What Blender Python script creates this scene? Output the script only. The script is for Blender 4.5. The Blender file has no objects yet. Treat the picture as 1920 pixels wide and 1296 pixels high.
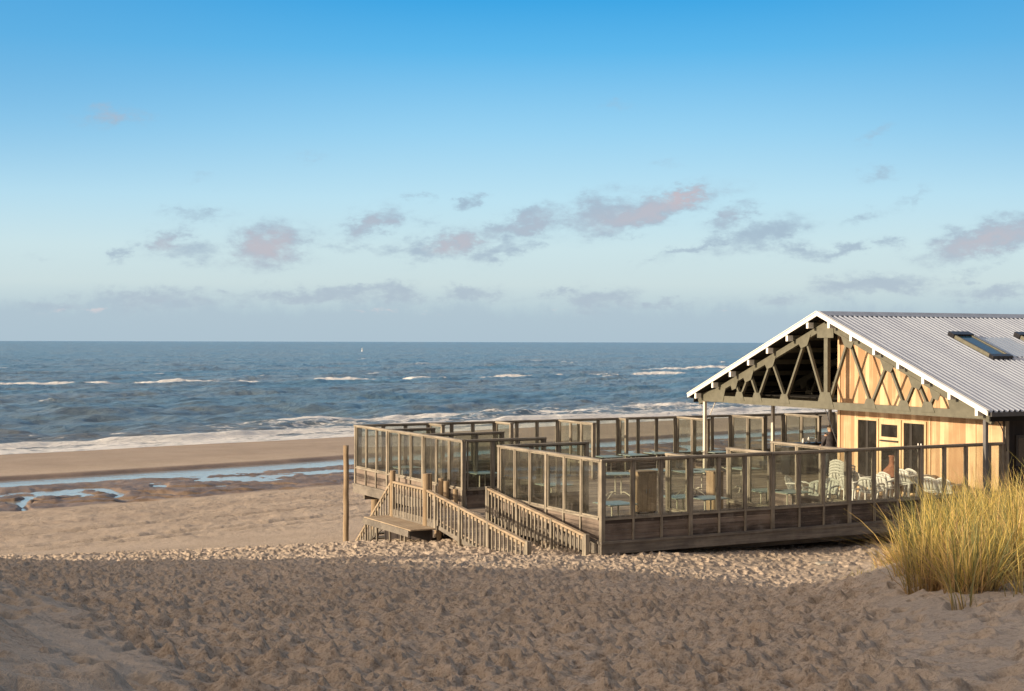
import bpy, math, random
import numpy as np
from mathutils import Vector, Matrix

R = math.radians
C = bpy.context.scene.collection
random.seed(7)
rng = np.random.default_rng(11)

# ------------------------------------------------------------------ camera
FPX = 2667.0                     # focal length in pixels of a 1920 px wide frame
cam_data = bpy.data.cameras.new('camera')
cam_data.sensor_width = 36.0
cam_data.lens = FPX / 1920.0 * 36.0
cam_data.clip_start = 0.1
cam_data.clip_end = 60000.0
cam = bpy.data.objects.new('camera', cam_data)
C.objects.link(cam)
cam.rotation_mode = 'XYZ'
cam.matrix_world = (Matrix.Rotation(R(90 - 0.146), 4, 'X') @ Matrix.Rotation(R(0.14), 4, 'Z'))
bpy.context.scene.camera = cam

# ------------------------------------------------------------------ sun
SUN_EL = 14.0
SUN_DIR = Vector((-0.910, -0.414, 0.0)).normalized()          # towards the sun, horizontal part
sun_vec = Vector((SUN_DIR.x * math.cos(R(SUN_EL)), SUN_DIR.y * math.cos(R(SUN_EL)), math.sin(R(SUN_EL))))
sd = bpy.data.lights.new('sun', 'SUN')
sd.energy = 5.0
sd.angle = R(1.0)
sd.color = (1.0, 0.80, 0.55)
sun = bpy.data.objects.new('sun', sd)
C.objects.link(sun)
sun.rotation_euler = sun_vec.to_track_quat('Z', 'Y').to_euler()
sun.location = (-40, -30, 30)

# ------------------------------------------------------------------ world
scn = bpy.context.scene
scn.view_settings.view_transform = 'Standard'
scn.view_settings.look = 'None'
scn.view_settings.gamma = 1.0
scn.view_settings.exposure = 0.50
world = bpy.data.worlds.new('World')
scn.world = world
world.use_nodes = True
wt = world.node_tree
for n in list(wt.nodes):
    wt.nodes.remove(n)

class NT:
    """tiny helper to write node graphs as expressions"""
    def __init__(self, tree):
        self.t = tree
    def n(self, kind, **kw):
        nd = self.t.nodes.new(kind)
        for k, v in kw.items():
            setattr(nd, k, v)
        return nd
    def put(self, sock, v):
        if isinstance(v, bpy.types.NodeSocket):
            self.t.links.new(v, sock)
        else:
            sock.default_value = v
    def m(self, op, a, b=0.0, c=0.0, clamp=False):
        nd = self.n('ShaderNodeMath', operation=op, use_clamp=clamp)
        self.put(nd.inputs[0], a); self.put(nd.inputs[1], b)
        if op in ('MULTIPLY_ADD', 'SMOOTH_MIN', 'SMOOTH_MAX'):
            self.put(nd.inputs[2], c)
        return nd.outputs[0]
    def mr(self, v, a, b, c=0.0, d=1.0, smooth=True):
        nd = self.n('ShaderNodeMapRange', interpolation_type='SMOOTHSTEP' if smooth else 'LINEAR')
        self.put(nd.inputs[0], v)
        for i, x in zip((1, 2, 3, 4), (a, b, c, d)):
            self.put(nd.inputs[i], x)
        return nd.outputs[0]
    def mix(self, f, a, b, blend='MIX'):
        nd = self.n('ShaderNodeMix', data_type='RGBA', blend_type=blend)
        self.put(nd.inputs[0], f); self.put(nd.inputs[6], a); self.put(nd.inputs[7], b)
        return nd.outputs[2]
    def ramp(self, f, stops):
        nd = self.n('ShaderNodeValToRGB')
        cr = nd.color_ramp
        cr.interpolation = 'EASE' if len(stops) == 2 else 'LINEAR'
        while len(cr.elements) < len(stops):
            cr.elements.new(0.5)
        for e, (p, c) in zip(cr.elements, stops):
            e.position = p; e.color = (*c, 1)
        self.put(nd.inputs[0], f)
        return nd.outputs[0]
    def noise(self, vec, scale, detail=4, rough=0.55, dist=0.0, dim='3D'):
        nd = self.n('ShaderNodeTexNoise', noise_dimensions=dim)
        self.put(nd.inputs['Vector'], vec)
        nd.inputs['Scale'].default_value = scale
        nd.inputs['Detail'].default_value = detail
        nd.inputs['Roughness'].default_value = rough
        nd.inputs['Distortion'].default_value = dist
        return nd.outputs[0]
    def mapping(self, vec, scale=(1, 1, 1), loc=(0, 0, 0), rot=(0, 0, 0)):
        nd = self.n('ShaderNodeMapping')
        self.put(nd.inputs[0], vec)
        nd.inputs['Location'].default_value = loc
        nd.inputs['Rotation'].default_value = rot
        nd.inputs['Scale'].default_value = scale
        return nd.outputs[0]
    def xyz(self, vec):
        nd = self.n('ShaderNodeSeparateXYZ'); self.put(nd.inputs[0], vec)
        return nd.outputs
    def comb(self, x, y, z=0.0):
        nd = self.n('ShaderNodeCombineXYZ')
        for i, v in enumerate((x, y, z)):
            self.put(nd.inputs[i], v)
        return nd.outputs[0]

W = NT(wt)
sky = W.n('ShaderNodeTexSky', sky_type='NISHITA')
sky.sun_disc = False
sky.sun_elevation = R(SUN_EL)
sky.sun_rotation = math.atan2(SUN_DIR.x, SUN_DIR.y) % (2 * math.pi)
sky.altitude = 0.0
tc = W.n('ShaderNodeTexCoord')
dx, dy, dz = W.xyz(tc.outputs['Generated'])
dyc = W.m('MAXIMUM', dy, 0.05)
P = W.m('DIVIDE', dx, dyc)          # tangent of the azimuth seen from due north
Q = W.m('DIVIDE', dz, dyc)          # tangent of the elevation
el = dz
grad = W.ramp(W.m('MULTIPLY', W.m('MAXIMUM', el, 0.0), 2.0), [
    (0.000, (0.430, 0.570, 0.665)),
    (0.035, (0.470, 0.610, 0.690)),
    (0.080, (0.620, 0.755, 0.780)),
    (0.130, (0.620, 0.800, 0.850)),
    (0.200, (0.520, 0.790, 0.925)),
    (0.290, (0.325, 0.670, 0.925)),
    (0.400, (0.110, 0.490, 0.870)),
    (0.480, (0.030, 0.375, 0.800)),
    (1.000, (0.030, 0.140, 0.420))])
# a little deeper blue towards the left and right edges of this quarter of the sky
side = W.mr(W.m('ABSOLUTE', W.m('SUBTRACT', P, 0.05)), 0.05, 0.45)
side = W.m('MULTIPLY', side, W.mr(Q, 0.06, 0.20))
grad = W.mix(W.m('MULTIPLY', side, 0.45), grad, (0.12, 0.40, 0.72, 1))
# the warm pale side of the sky round the low sun
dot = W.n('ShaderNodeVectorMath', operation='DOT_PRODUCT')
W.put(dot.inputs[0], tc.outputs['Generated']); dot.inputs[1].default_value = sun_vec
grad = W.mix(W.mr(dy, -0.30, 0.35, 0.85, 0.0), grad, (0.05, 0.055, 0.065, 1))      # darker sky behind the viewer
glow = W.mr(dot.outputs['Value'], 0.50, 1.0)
grad = W.mix(W.mr(dz, 0.32, 0.70), grad, (0.43, 0.42, 0.43, 1))      # unseen zenith brightened as added fill light
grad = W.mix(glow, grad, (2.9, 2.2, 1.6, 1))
# clouds: soft clumps at fixed directions, broken up by noise
pq = W.comb(P, Q, 0.0)
warp = W.noise(W.mapping(pq, (1, 2.2, 1)), 38.0, 6, 0.62)
warp2 = W.noise(W.mapping(pq, (1, 2.0, 1), (3.1, 1.7, 0)), 85.0, 5, 0.6)
nz = W.m('ADD', W.m('MULTIPLY', W.m('SUBTRACT', warp, 0.5), 3.1), W.m('MULTIPLY', W.m('SUBTRACT', warp2, 0.5), 1.5))
CLOUDS = [  # px, py, sx, sy, tilt, strength, pink
 (205,219,46,13,0,.62,.5),(230,475,18,11,.3,.75,.0),(312,452,28,18,.2,.95,.5),(350,472,62,14,0,.6,.0),
 (375,402,40,9,0,.55,.0),(500,462,52,24,.1,1.15,1.),(580,290,20,8,0,.25,0),(380,335,30,7,0,.25,0),
 (692,420,36,18,.35,1.0,.5),(685,465,50,9,0,.6,0),(885,377,17,9,0,.8,0),(790,372,14,5,0,.4,0),
 (800,412,22,8,0,.4,0),(856,455,30,17,.1,1.05,.8),(800,470,45,13,0,.95,0),(935,470,40,14,.25,.95,0),
 (985,420,62,15,.3,1.0,.35),(1120,400,55,22,.2,1.0,.3),(1215,395,80,17,.28,1.2,.9),(1285,370,30,14,.3,1.1,1.),
 (1160,428,70,10,.2,.6,0),(1375,402,26,15,.3,.85,.3),(1420,442,62,17,.25,.95,0),(1310,462,60,7,.3,.7,0),
 (1490,467,42,10,-.1,.8,0),(1572,470,30,9,.2,.85,0),(1668,457,26,9,0,.75,0),(1638,328,30,9,.1,.5,0),
 (1640,255,20,12,.5,.3,0),(1710,370,25,10,.6,.35,0),(1630,405,40,8,.3,.4,0),(1262,308,22,8,.2,.25,0),
 (1170,198,30,7,0,.25,0),(1855,447,78,19,.22,1.35,.9),(1812,515,22,8,.3,.55,0),(60,480,40,5,0,.2,0),
 (270,562,95,14,0,.95,0),(110,575,60,9,0,.7,0),(600,553,120,10,.03,.95,0),(740,553,34,14,0,1.0,0),
 (1000,436,90,9,.1,.45,0),(430,470,60,8,0,.4,0),(1180,372,40,8,.3,.4,0),(1380,468,30,8,.3,.4,0),(700,562,60,8,0,.6,0),(340,570,50,7,0,.6,0),(1480,560,50,9,.1,.6,0),
 (880,552,40,10,0,.9,0),(1040,552,14,8,0,.6,0),(1130,562,46,14,0,1.0,0),(1250,568,30,7,0,.85,0),
 (1640,535,75,13,.03,1.0,0),(1860,550,55,10,.1,.95,0),(1000,560,500,5,0,.25,0),(440,552,30,6,0,.5,0)]
wv = W.n('ShaderNodeTexNoise', noise_dimensions='3D')
W.put(wv.inputs['Vector'], W.mapping(pq, (1, 1.8, 1), (5.2, 0, 0))); wv.inputs['Scale'].default_value = 45.0
wv.inputs['Detail'].default_value = 6; wv.inputs['Roughness'].default_value = .65
wr, wg, wb_ = W.xyz(wv.outputs['Color'])
PW = W.m('MULTIPLY_ADD', W.m('SUBTRACT', wr, .5), .070, P); QW = W.m('MULTIPLY_ADD', W.m('SUBTRACT', wg, .5), .027, Q)
dens = None; pink = None
for (cx, cy, sx, sy, tilt, st, pk) in CLOUDS:
    p0 = (cx - 960) / FPX; q0 = (641.2 + (cx - 960) * 0.0025 - cy) / FPX
    a = W.m('SUBTRACT', PW, p0); b = W.m('SUBTRACT', QW, q0)
    b2 = W.m('MULTIPLY_ADD', a, -tilt, b)
    aa = W.m('MULTIPLY', a, FPX / sx / 1.5); bb = W.m('MULTIPLY', b2, FPX / sy / 1.5)
    r2 = W.m('MULTIPLY_ADD', aa, aa, W.m('MULTIPLY', bb, bb))
    g = W.m('EXPONENT', W.m('MULTIPLY', r2, -1.0))
    gs = W.m('MULTIPLY', g, st)
    dens = gs if dens is None else W.m('MAXIMUM', dens, gs)
    if pk > 0:
        pg = W.m('MULTIPLY', W.m('MULTIPLY', g, g), pk)
        pink = pg if pink is None else W.m('ADD', pink, pg)
frontal = W.mr(dy, 0.3, 0.6)
cov = W.m('ADD', dens, W.m('MULTIPLY', nz, W.mr(dens, 0.0, 0.40, 0.0, 0.50)))
cov = W.m('MULTIPLY', W.mr(cov, 0.02, 1.0), frontal)
ccol = W.mix(W.mr(Q, 0.02, 0.10), (0.44, 0.535, 0.635, 1), (0.36, 0.485, 0.615, 1))
ccol = W.mix(W.m('MULTIPLY', pink, 0.75, clamp=True), ccol, (0.57, 0.49, 0.54, 1))
grad = W.mix(W.m('MULTIPLY', cov, 0.88), grad, ccol)
# a grey-blue bank lying on the horizon with an uneven top edge, and a few pale sunlit tops
bank_n = W.noise(W.mapping(pq, (1, 0.7, 1)), 22.0, 8, 0.68)
bank_top = W.m('MULTIPLY_ADD', bank_n, 0.056, -0.002)
bank = W.m('MULTIPLY', W.mr(W.m('SUBTRACT', bank_top, Q), -0.004, 0.010), frontal)
grad = W.mix(W.m('MULTIPLY', bank, 0.80), grad, (0.445, 0.570, 0.665, 1))
pt = W.m('MULTIPLY', W.mr(W.noise(W.mapping(pq, (1, 2.5, 1), (7, 0, 0)), 30.0, 5, .6), 0.60, 0.72), W.mr(W.m('ABSOLUTE', W.m('SUBTRACT', Q, 0.0235)), 0.0065, 0.001))
grad = W.mix(W.m('MULTIPLY', W.m('MULTIPLY', pt, frontal), 0.6), grad, (0.75, 0.68, 0.70, 1))
# below the horizon
grad = W.mix(W.mr(dz, -0.02, -0.001), (0.25, 0.22, 0.2, 1), grad)
bg1 = W.n('ShaderNodeBackground'); W.put(bg1.inputs[0], sky.outputs[0]); bg1.inputs[1].default_value = 0.05
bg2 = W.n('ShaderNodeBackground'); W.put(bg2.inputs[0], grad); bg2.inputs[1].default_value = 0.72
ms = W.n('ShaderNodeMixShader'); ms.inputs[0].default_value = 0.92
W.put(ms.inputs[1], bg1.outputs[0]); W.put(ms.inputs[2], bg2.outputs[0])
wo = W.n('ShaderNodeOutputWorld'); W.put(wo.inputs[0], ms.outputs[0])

# ------------------------------------------------------------------ tags and mesh builder
def tag(o, label=None, cat=None, group=None, kind=None):
    if label: o['label'] = label
    if cat: o['category'] = cat
    if group: o['group'] = group
    if kind: o['kind'] = kind
    return o

def empty(name, loc=(0, 0, 0), rz=0.0, parent=None):
    o = bpy.data.objects.new(name, None)
    o.empty_display_size = 0.3
    C.objects.link(o)
    o.location = loc
    o.rotation_euler = (0, 0, rz)
    if parent: o.parent = parent
    return o

def copy_tree(o, parent=None):
    c = o.copy(); C.objects.link(c); c.parent = parent
    for ch in list(o.children):
        copy_tree(ch, c)
    return c

class MB:
    def __init__(self):
        self.v = []; self.f = []; self.smooth = False
    def quadbox(self, pts):
        b = len(self.v)
        self.v += [tuple(p) for p in pts]
        for q in ((0, 3, 2, 1), (4, 5, 6, 7), (0, 1, 5, 4), (1, 2, 6, 5), (2, 3, 7, 6), (3, 0, 4, 7)):
            self.f.append(tuple(b + i for i in q))
        return self
    def box(self, x0, x1, y0, y1, z0, z1):
        return self.quadbox([(x0, y0, z0), (x1, y0, z0), (x1, y1, z0), (x0, y1, z0),
                             (x0, y0, z1), (x1, y0, z1), (x1, y1, z1), (x0, y1, z1)])
    def beam(self, p, q, w, h, up=(0, 0, 1)):
        """bar from p to q; w across, h along 'up'"""
        p = Vector(p); q = Vector(q); d = (q - p).normalized(); up = Vector(up)
        s = d.cross(up).normalized(); u = s.cross(d).normalized()
        s *= w / 2; u *= h / 2
        return self.quadbox([p - s - u, p + s - u, q + s - u, q - s - u, p - s + u, p + s + u, q + s + u, q - s + u])
    def cyl(self, p, q, r0, r1=None, n=12, rings=1, wob=0.0):
        p = Vector(p); q = Vector(q); r1 = r0 if r1 is None else r1
        d = (q - p).normalized()
        a = Vector((1, 0, 0)) if abs(d.x) < 0.9 else Vector((0, 1, 0))
        s = d.cross(a).normalized(); u = s.cross(d)
        b = len(self.v)
        for k in range(rings + 1):
            t = k / rings; c = p.lerp(q, t) + s * random.uniform(-wob, wob) + u * random.uniform(-wob, wob)
            r = r0 + (r1 - r0) * t + random.uniform(-wob, wob) * .4
            for i in range(n):
                an = 2 * math.pi * i / n
                self.v.append(tuple(c + s * (r * math.cos(an)) + u * (r * math.sin(an))))
        for k in range(rings):
            for i in range(n):
                j = (i + 1) % n
                self.f.append((b + k * n + i, b + k * n + j, b + (k + 1) * n + j, b + (k + 1) * n + i))
        self.f.append(tuple(b + i for i in range(n))[::-1])
        self.f.append(tuple(b + rings * n + i for i in range(n)))
        return self
    def tube(self, pts, radii, n=8):
        b = len(self.v); pts = [Vector(p) for p in pts]
        if not hasattr(radii, '__len__'): radii = [radii] * len(pts)
        for k, c in enumerate(pts):
            d = (pts[min(k + 1, len(pts) - 1)] - pts[max(k - 1, 0)]).normalized()
            a = Vector((0, 0, 1)) if abs(d.z) < 0.9 else Vector((1, 0, 0))
            s = d.cross(a).normalized(); u = s.cross(d)
            for i in range(n):
                an = 2 * math.pi * i / n
                self.v.append(tuple(c + s * (radii[k] * math.cos(an)) + u * (radii[k] * math.sin(an))))
        for k in range(len(pts) - 1):
            for i in range(n):
                j = (i + 1) % n
                self.f.append((b + k * n + i, b + k * n + j, b + (k + 1) * n + j, b + (k + 1) * n + i))
        self.f.append(tuple(b + i for i in range(n))[::-1])
        self.f.append(tuple(b + (len(pts) - 1) * n + i for i in range(n)))
        return self
    def lathe(self, prof, n=20, c=(0, 0)):
        b = len(self.v)
        for (r, z) in prof:
            for i in range(n):
                an = 2 * math.pi * i / n
                self.v.append((c[0] + r * math.cos(an), c[1] + r * math.sin(an), z))
        for k in range(len(prof) - 1):
            for i in range(n):
                j = (i + 1) % n
                self.f.append((b + k * n + i, b + k * n + j, b + (k + 1) * n + j, b + (k + 1) * n + i))
        self.f.append(tuple(b + i for i in range(n))[::-1])
        self.f.append(tuple(b + (len(prof) - 1) * n + i for i in range(n)))
        return self
    def prism(self, poly, x0, x1):
        """poly: (y, z) points, extruded along x"""
        b = len(self.v); n = len(poly)
        for x in (x0, x1):
            for (y, z) in poly:
                self.v.append((x, y, z))
        self.f.append(tuple(b + i for i in range(n))[::-1])
        self.f.append(tuple(b + n + i for i in range(n)))
        for i in range(n):
            j = (i + 1) % n
            self.f.append((b + i, b + j, b + n + j, b + n + i))
        return self
    def sheet(self, rows, thick=None):
        """rows of points -> grid surface"""
        b = len(self.v); nr = len(rows); nc = len(rows[0])
        for r in rows:
            self.v += [tuple(p) for p in r]
        for i in range(nr - 1):
            for j in range(nc - 1):
                self.f.append((b + i * nc + j, b + i * nc + j + 1, b + (i + 1) * nc + j + 1, b + (i + 1) * nc + j))
        return self
    def build(self, name, mat, parent=None, smooth=False, loc=None, rz=None, solid=None, bevel=None):
        me = bpy.data.meshes.new(name)
        me.from_pydata(self.v, [], self.f)
        me.update()
        if smooth:
            for p in me.polygons: p.use_smooth = True
        if mat: me.materials.append(mat)
        o = bpy.data.objects.new(name, me)
        C.objects.link(o)
        if parent: o.parent = parent
        if loc is not None: o.location = loc
        if rz is not None: o.rotation_euler = (0, 0, rz)
        if solid:
            md = o.modifiers.new('s', 'SOLIDIFY'); md.thickness = solid; md.offset = 0
        if bevel:
            md = o.modifiers.new('b', 'BEVEL'); md.width = bevel; md.segments = 1; md.limit_method = 'ANGLE'
        return o

# ------------------------------------------------------------------ materials
def new_mat(name):
    m = bpy.data.materials.new(name); m.use_nodes = True
    t = NT(m.node_tree)
    bs = m.node_tree.nodes['Principled BSDF']
    return m, t, bs

def bump(t, bs, h, strength=0.4, dist=0.01, prev=None):
    b = t.n('ShaderNodeBump'); b.inputs['Strength'].default_value = strength; b.inputs['Distance'].default_value = dist
    t.put(b.inputs['Height'], h)
    if prev is not None: t.put(b.inputs['Normal'], prev)
    t.put(bs.inputs['Normal'], b.outputs[0])
    return b.outputs[0]

def wood(name, dark, light, axis='z', rough=0.8, board=None, weather=0.5):
    """weathered timber; grain runs along axis; board = (axis, width) gives each board its own tone"""
    m, t, bs = new_mat(name)
    co = t.n('ShaderNodeTexCoord').outputs['Object']
    oi = t.n('ShaderNodeObjectInfo').outputs['Random']
    off = t.n('ShaderNodeVectorMath', operation='ADD')
    t.put(off.inputs[0], co); t.put(off.inputs[1], t.comb(t.m('MULTIPLY', oi, 37.0), t.m('MULTIPLY', oi, 11.0), t.m('MULTIPLY', oi, 5.0)))
    v = off.outputs[0]
    lo, hi = 0.9, 26.0
    sc = {'z': (hi, hi, lo), 'x': (lo, hi, hi), 'y': (hi, lo, hi)}[axis]
    g = t.noise(t.mapping(v, sc), 1.0, 6, 0.65, 0.4)
    blot = t.noise(v, 1.7, 4, 0.6)
    f = t.m('MULTIPLY_ADD', g, 0.75, t.m('MULTIPLY', blot, 0.55))
    f = t.m('SUBTRACT', f, 0.16)
    if board:
        idx = {'x': 0, 'y': 1, 'z': 2}[board[0]]
        fl = t.m('FLOOR', t.m('DIVIDE', t.xyz(v)[idx], board[1]))
        wn = t.n('ShaderNodeTexWhiteNoise', noise_dimensions='1D'); t.put(wn.inputs['W'], fl)
        f = t.m('ADD', f, t.m('MULTIPLY_ADD', wn.outputs[0], 0.5, -0.25))
    col = t.ramp(f, [(0.25, dark), (0.75, light)])
    grey = t.noise(t.mapping(v, (0.8, 0.8, 0.8)), 2.3, 5, 0.7)
    col = t.mix(t.mr(grey, 0.5, 0.75, 0, weather), col, (0.30, 0.27, 0.24, 1))
    t.put(bs.inputs['Base Color'], col)
    bs.inputs['Roughness'].default_value = rough
    bs.inputs['Specular IOR Level'].default_value = 0.25
    bump(t, bs, g, 0.5, 0.006)
    return m

def plain(name, col, rough=0.6, metal=0.0, var=0.15, scale=3.0, spec=0.4, bmp=0.0):
    m, t, bs = new_mat(name)
    co = t.n('ShaderNodeTexCoord').outputs['Object']
    n = t.noise(co, scale, 6, 0.6)
    c0 = tuple(c * (1 - var) for c in col); c1 = tuple(min(1, c * (1 + var)) for c in col)
    t.put(bs.inputs['Base Color'], t.ramp(n, [(0.3, c0), (0.7, c1)]))
    bs.inputs['Roughness'].default_value = rough
    bs.inputs['Metallic'].default_value = metal
    bs.inputs['Specular IOR Level'].default_value = spec
    if bmp: bump(t, bs, n, 0.4, bmp)
    return m

M = {}
M['post'] = wood('weathered_post', (.10, .088, .075), (.36, .32, .255), 'z', weather=.4)
M['rail'] = wood('weathered_rail', (.12, .105, .088), (.38, .34, .275), 'x', weather=.4)
M['boards'] = wood('deck_side_boards', (.060, .048, .042), (.23, .185, .155), 'x', board=('z', .125), weather=.55)
M['fascia'] = wood('fascia_timber', (.085, .078, .072), (.235, .21, .18), 'x', weather=.35)
M['floor'] = wood('deck_floor', (.19, .15, .12), (.36, .30, .24), 'x', board=('y', .145), weather=.5)
M['cedar'] = wood('cedar_boards', (.37, .225, .125), (.62, .455, .28), 'z', board=('y', .165), weather=.12, rough=.7)
M['cedar_trim'] = wood('cedar_trim', (.46, .33, .19), (.64, .49, .31), 'z', weather=.0, rough=.7)
M['pile'] = wood('round_pile', (.17, .12, .075), (.37, .285, .19), 'z', weather=.25)
M['black_wood'] = wood('dark_boards', (.012, .010, .010), (.045, .035, .032), 'z', board=('x', .16), weather=.0, rough=.6)  # near-black boards for front wall, near corner and bench back
M['truss'] = plain('khaki_painted_timber', (.118, .115, .088), .6, var=.14, scale=5)
M['white'] = plain('white_painted_timber', (.80, .79, .76), .45, var=.05)
M['postpaint'] = plain('cream_painted_steel', (.62, .58, .50), .45, var=.08)
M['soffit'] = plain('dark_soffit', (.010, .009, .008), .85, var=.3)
M['gutter'] = plain('dark_grey_gutter', (.085, .085, .09), .4, .2)
M['cap'] = plain('grey_ridge_cap', (.26, .29, .35), .4, .2)
M['steel'] = plain('brushed_steel', (.45, .45, .45), .3, .9)
M['plastic'] = plain('white_plastic', (.62, .62, .60), .4, var=.06)
M['offwhite'] = plain('offwhite_metal', (.60, .57, .48), .4, var=.1)
M['black'] = plain('black_plastic', (.018, .018, .022), .35, var=.3)
M['clay'] = plain('terracotta', (.22, .10, .06), .8, var=.25, scale=8)
M['coat'] = plain('grey_coat', (.055, .05, .055), .9, var=.25, scale=10)
M['skin'] = plain('skin', (.50, .32, .23), .6, var=.05)
M['hair'] = plain('light_hair', (.38, .29, .19), .8, var=.3, scale=30)
M['trousers'] = plain('dark_trousers', (.03, .035, .05), .9, var=.2)
M['buoy'] = plain('white_buoy', (.8, .8, .78), .4, var=.05)
M['concrete'] = plain('concrete', (.30, .28, .25), .9, var=.2, scale=6)
M['mullion_dark'] = plain('dark_window_frame', (.03, .027, .025), .5)

def glass_mat(name, tint, refl=1.0, dirt=0.06, rough=0.02, ior=1.45):
    m = bpy.data.materials.new(name); m.use_nodes = True
    t = NT(m.node_tree); nt = m.node_tree
    nt.nodes.remove(nt.nodes['Principled BSDF'])
    tr = t.n('ShaderNodeBsdfTransparent'); tr.inputs[0].default_value = (*tint, 1)
    gl = t.n('ShaderNodeBsdfGlossy'); gl.inputs['Roughness'].default_value = rough
    df = t.n('ShaderNodeBsdfDiffuse'); df.inputs[0].default_value = (.55, .5, .42, 1)
    fr = t.n('ShaderNodeFresnel'); t.put(fr.inputs[0], t.mr(t.n('ShaderNodeNewGeometry').outputs['Backfacing'], 0, 1, ior, 1 / ior, False))
    co = t.n('ShaderNodeTexCoord').outputs['Object']
    dn = t.mr(t.noise(co, 2.2, 6, .65), .35, .75, dirt * .3, dirt * 1.8)
    m1 = t.n('ShaderNodeMixShader'); t.put(m1.inputs[0], t.m('MULTIPLY', fr.outputs[0], refl)); t.put(m1.inputs[1], tr.outputs[0]); t.put(m1.inputs[2], gl.outputs[0])
    m2 = t.n('ShaderNodeMixShader'); t.put(m2.inputs[0], dn); t.put(m2.inputs[1], m1.outputs[0]); t.put(m2.inputs[2], df.outputs[0])
    t.put(nt.nodes['Material Output'].inputs[0], m2.outputs[0])
    return m
M['glass'] = glass_mat('windscreen_glass', (.88, .90, .87), refl=1.2, dirt=.025)
M['winglass'] = plain('dark_window_glass', (.020, .018, .016), .06, var=.4, scale=4, spec=.8)
M['skyglass'] = plain('skylight_glass', (.02, .06, .10), .05, var=.2, spec=.9)
M['nearpost'] = plain('shade_grey_post', (.12, .12, .125), .5, var=.1)  # shaded side of the near post put into a darker base colour
M['mint'] = plain('mint_glass_top', (.27, .33, .29), .38, var=.08, spec=.6)
# ------------------------------------------------------------------ numpy noise
def _hash(ix, iy, seed):
    h = (ix.astype(np.int64) * 374761393 + iy.astype(np.int64) * 668265263 + seed * 974634777) & 0x7fffffff
    h = ((h ^ (h >> 13)) * 1274126177) & 0x7fffffff
    return ((h ^ (h >> 16)) & 0xffff) / 65535.0
def vnoise(x, y, seed=0):
    x0 = np.floor(x); y0 = np.floor(y); fx = x - x0; fy = y - y0
    fx = fx * fx * fx * (fx * (fx * 6 - 15) + 10); fy = fy * fy * fy * (fy * (fy * 6 - 15) + 10)
    a = _hash(x0, y0, seed); b = _hash(x0 + 1, y0, seed); c = _hash(x0, y0 + 1, seed); d = _hash(x0 + 1, y0 + 1, seed)
    return (a * (1 - fx) + b * fx) * (1 - fy) + (c * (1 - fx) + d * fx) * fy - 0.5
def fbm(x, y, oct=4, seed=0, gain=0.5):
    s = 0; a = 1.0
    for k in range(oct):
        s = s + a * vnoise(x * 2 ** k + 17.3 * k, y * 2 ** k + 9.1 * k, seed + k); a *= gain
    return s
def sstep(x, a, b):
    t = np.clip((x - a) / (b - a), 0, 1); return t * t * (3 - 2 * t)

# ------------------------------------------------------------------ terrain
SEA = -8.0
def shore_s(x, y): return (132.3 + 0.89 * x - y) / 1.339          # metres inland of the waterline
def along(x, y): return 0.747 * x + 0.665 * y
PXC = np.array([-200, 0, 300, 600, 900, 1200, 1500, 1640, 1760, 1920, 2150])
TC = (PXC - 960) / FPX
TD = np.array([4, 6.5, 8, 11, 15, 20, 26, 29, 32, 35, 38, 42])
TZ = np.array([
 [-1.0,-1.15,-1.3,-1.35,-1.35,-1.35,-1.35,-1.3,-1.3,-1.25,-1.2],
 [-1.2,-1.42,-1.58,-1.62,-1.62,-1.62,-1.62,-1.6,-1.58,-1.55,-1.4],
 [-1.35,-1.62,-1.78,-1.83,-1.83,-1.83,-1.82,-1.8,-1.78,-1.72,-1.5],
 [-1.6,-1.98,-2.15,-2.22,-2.22,-2.22,-2.17,-2.10,-2.0,-1.92,-1.7],
 [-2.1,-2.55,-2.7,-2.76,-2.76,-2.76,-2.68,-2.45,-2.28,-2.18,-1.9],
 [-2.9,-3.25,-3.4,-3.4,-3.4,-3.4,-3.45,-3.15,-2.8,-2.65,-2.4],
 [-3.9,-4.05,-4.13,-4.1,-4.1,-4.15,-4.60,-4.5,-4.0,-3.7,-3.4],
 [-4.4,-4.5,-4.53,-4.5,-4.45,-4.6,-5.0,-5.0,-4.7,-4.4,-4.2],
 [-4.85,-4.95,-4.95,-4.9,-4.83,-4.9,-5.15,-5.15,-5.1,-5.0,-5.0],
 [-5.3,-5.35,-5.33,-5.22,-5.05,-5.02,-5.22,-5.22,-5.2,-5.2,-5.2],
 [-5.7,-5.75,-5.65,-5.42,-5.2,-5.18,-5.3,-5.3,-5.3,-5.3,-5.3],
 [-6.3,-6.35,-6.2,-6.02,-5.85,-5.8,-5.7,-5.7,-5.7,-5.7,-5.7]])
def tab(t, d):
    """smooth (cubic Hermite) lookup in the table of heights"""
    def w(x, X):
        x = np.clip(x, X[0], X[-1] - 1e-6)
        i = np.clip(np.searchsorted(X, x, side='right') - 1, 0, len(X) - 2)
        return i, (x - X[i]) / (X[i + 1] - X[i])
    def herm(vals, X, i, f):
        # vals(i) -> array
        n = len(X)
        im = np.maximum(i - 1, 0); ip = i + 1; ipp = np.minimum(i + 2, n - 1)
        h = X[ip] - X[i]
        p0, p1 = vals(i), vals(ip)
        m0 = (p1 - vals(im)) / (X[ip] - X[im]) * h
        m1 = (vals(ipp) - p0) / (X[ipp] - X[i]) * h
        f2 = f * f; f3 = f2 * f
        return (2 * f3 - 3 * f2 + 1) * p0 + (f3 - 2 * f2 + f) * m0 + (-2 * f3 + 3 * f2) * p1 + (f3 - f2) * m1
    j, g = w(t, TC); i, f = w(d, TD)
    return herm(lambda ii: herm(lambda jj: TZ[ii, jj], TC, j, g), TD, i, f)
BS = np.array([-400, -60, -10, 0, 4, 10, 16, 18.6, 19.6, 22.5, 30, 36, 45, 55, 62, 70, 80, 110])
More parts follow.
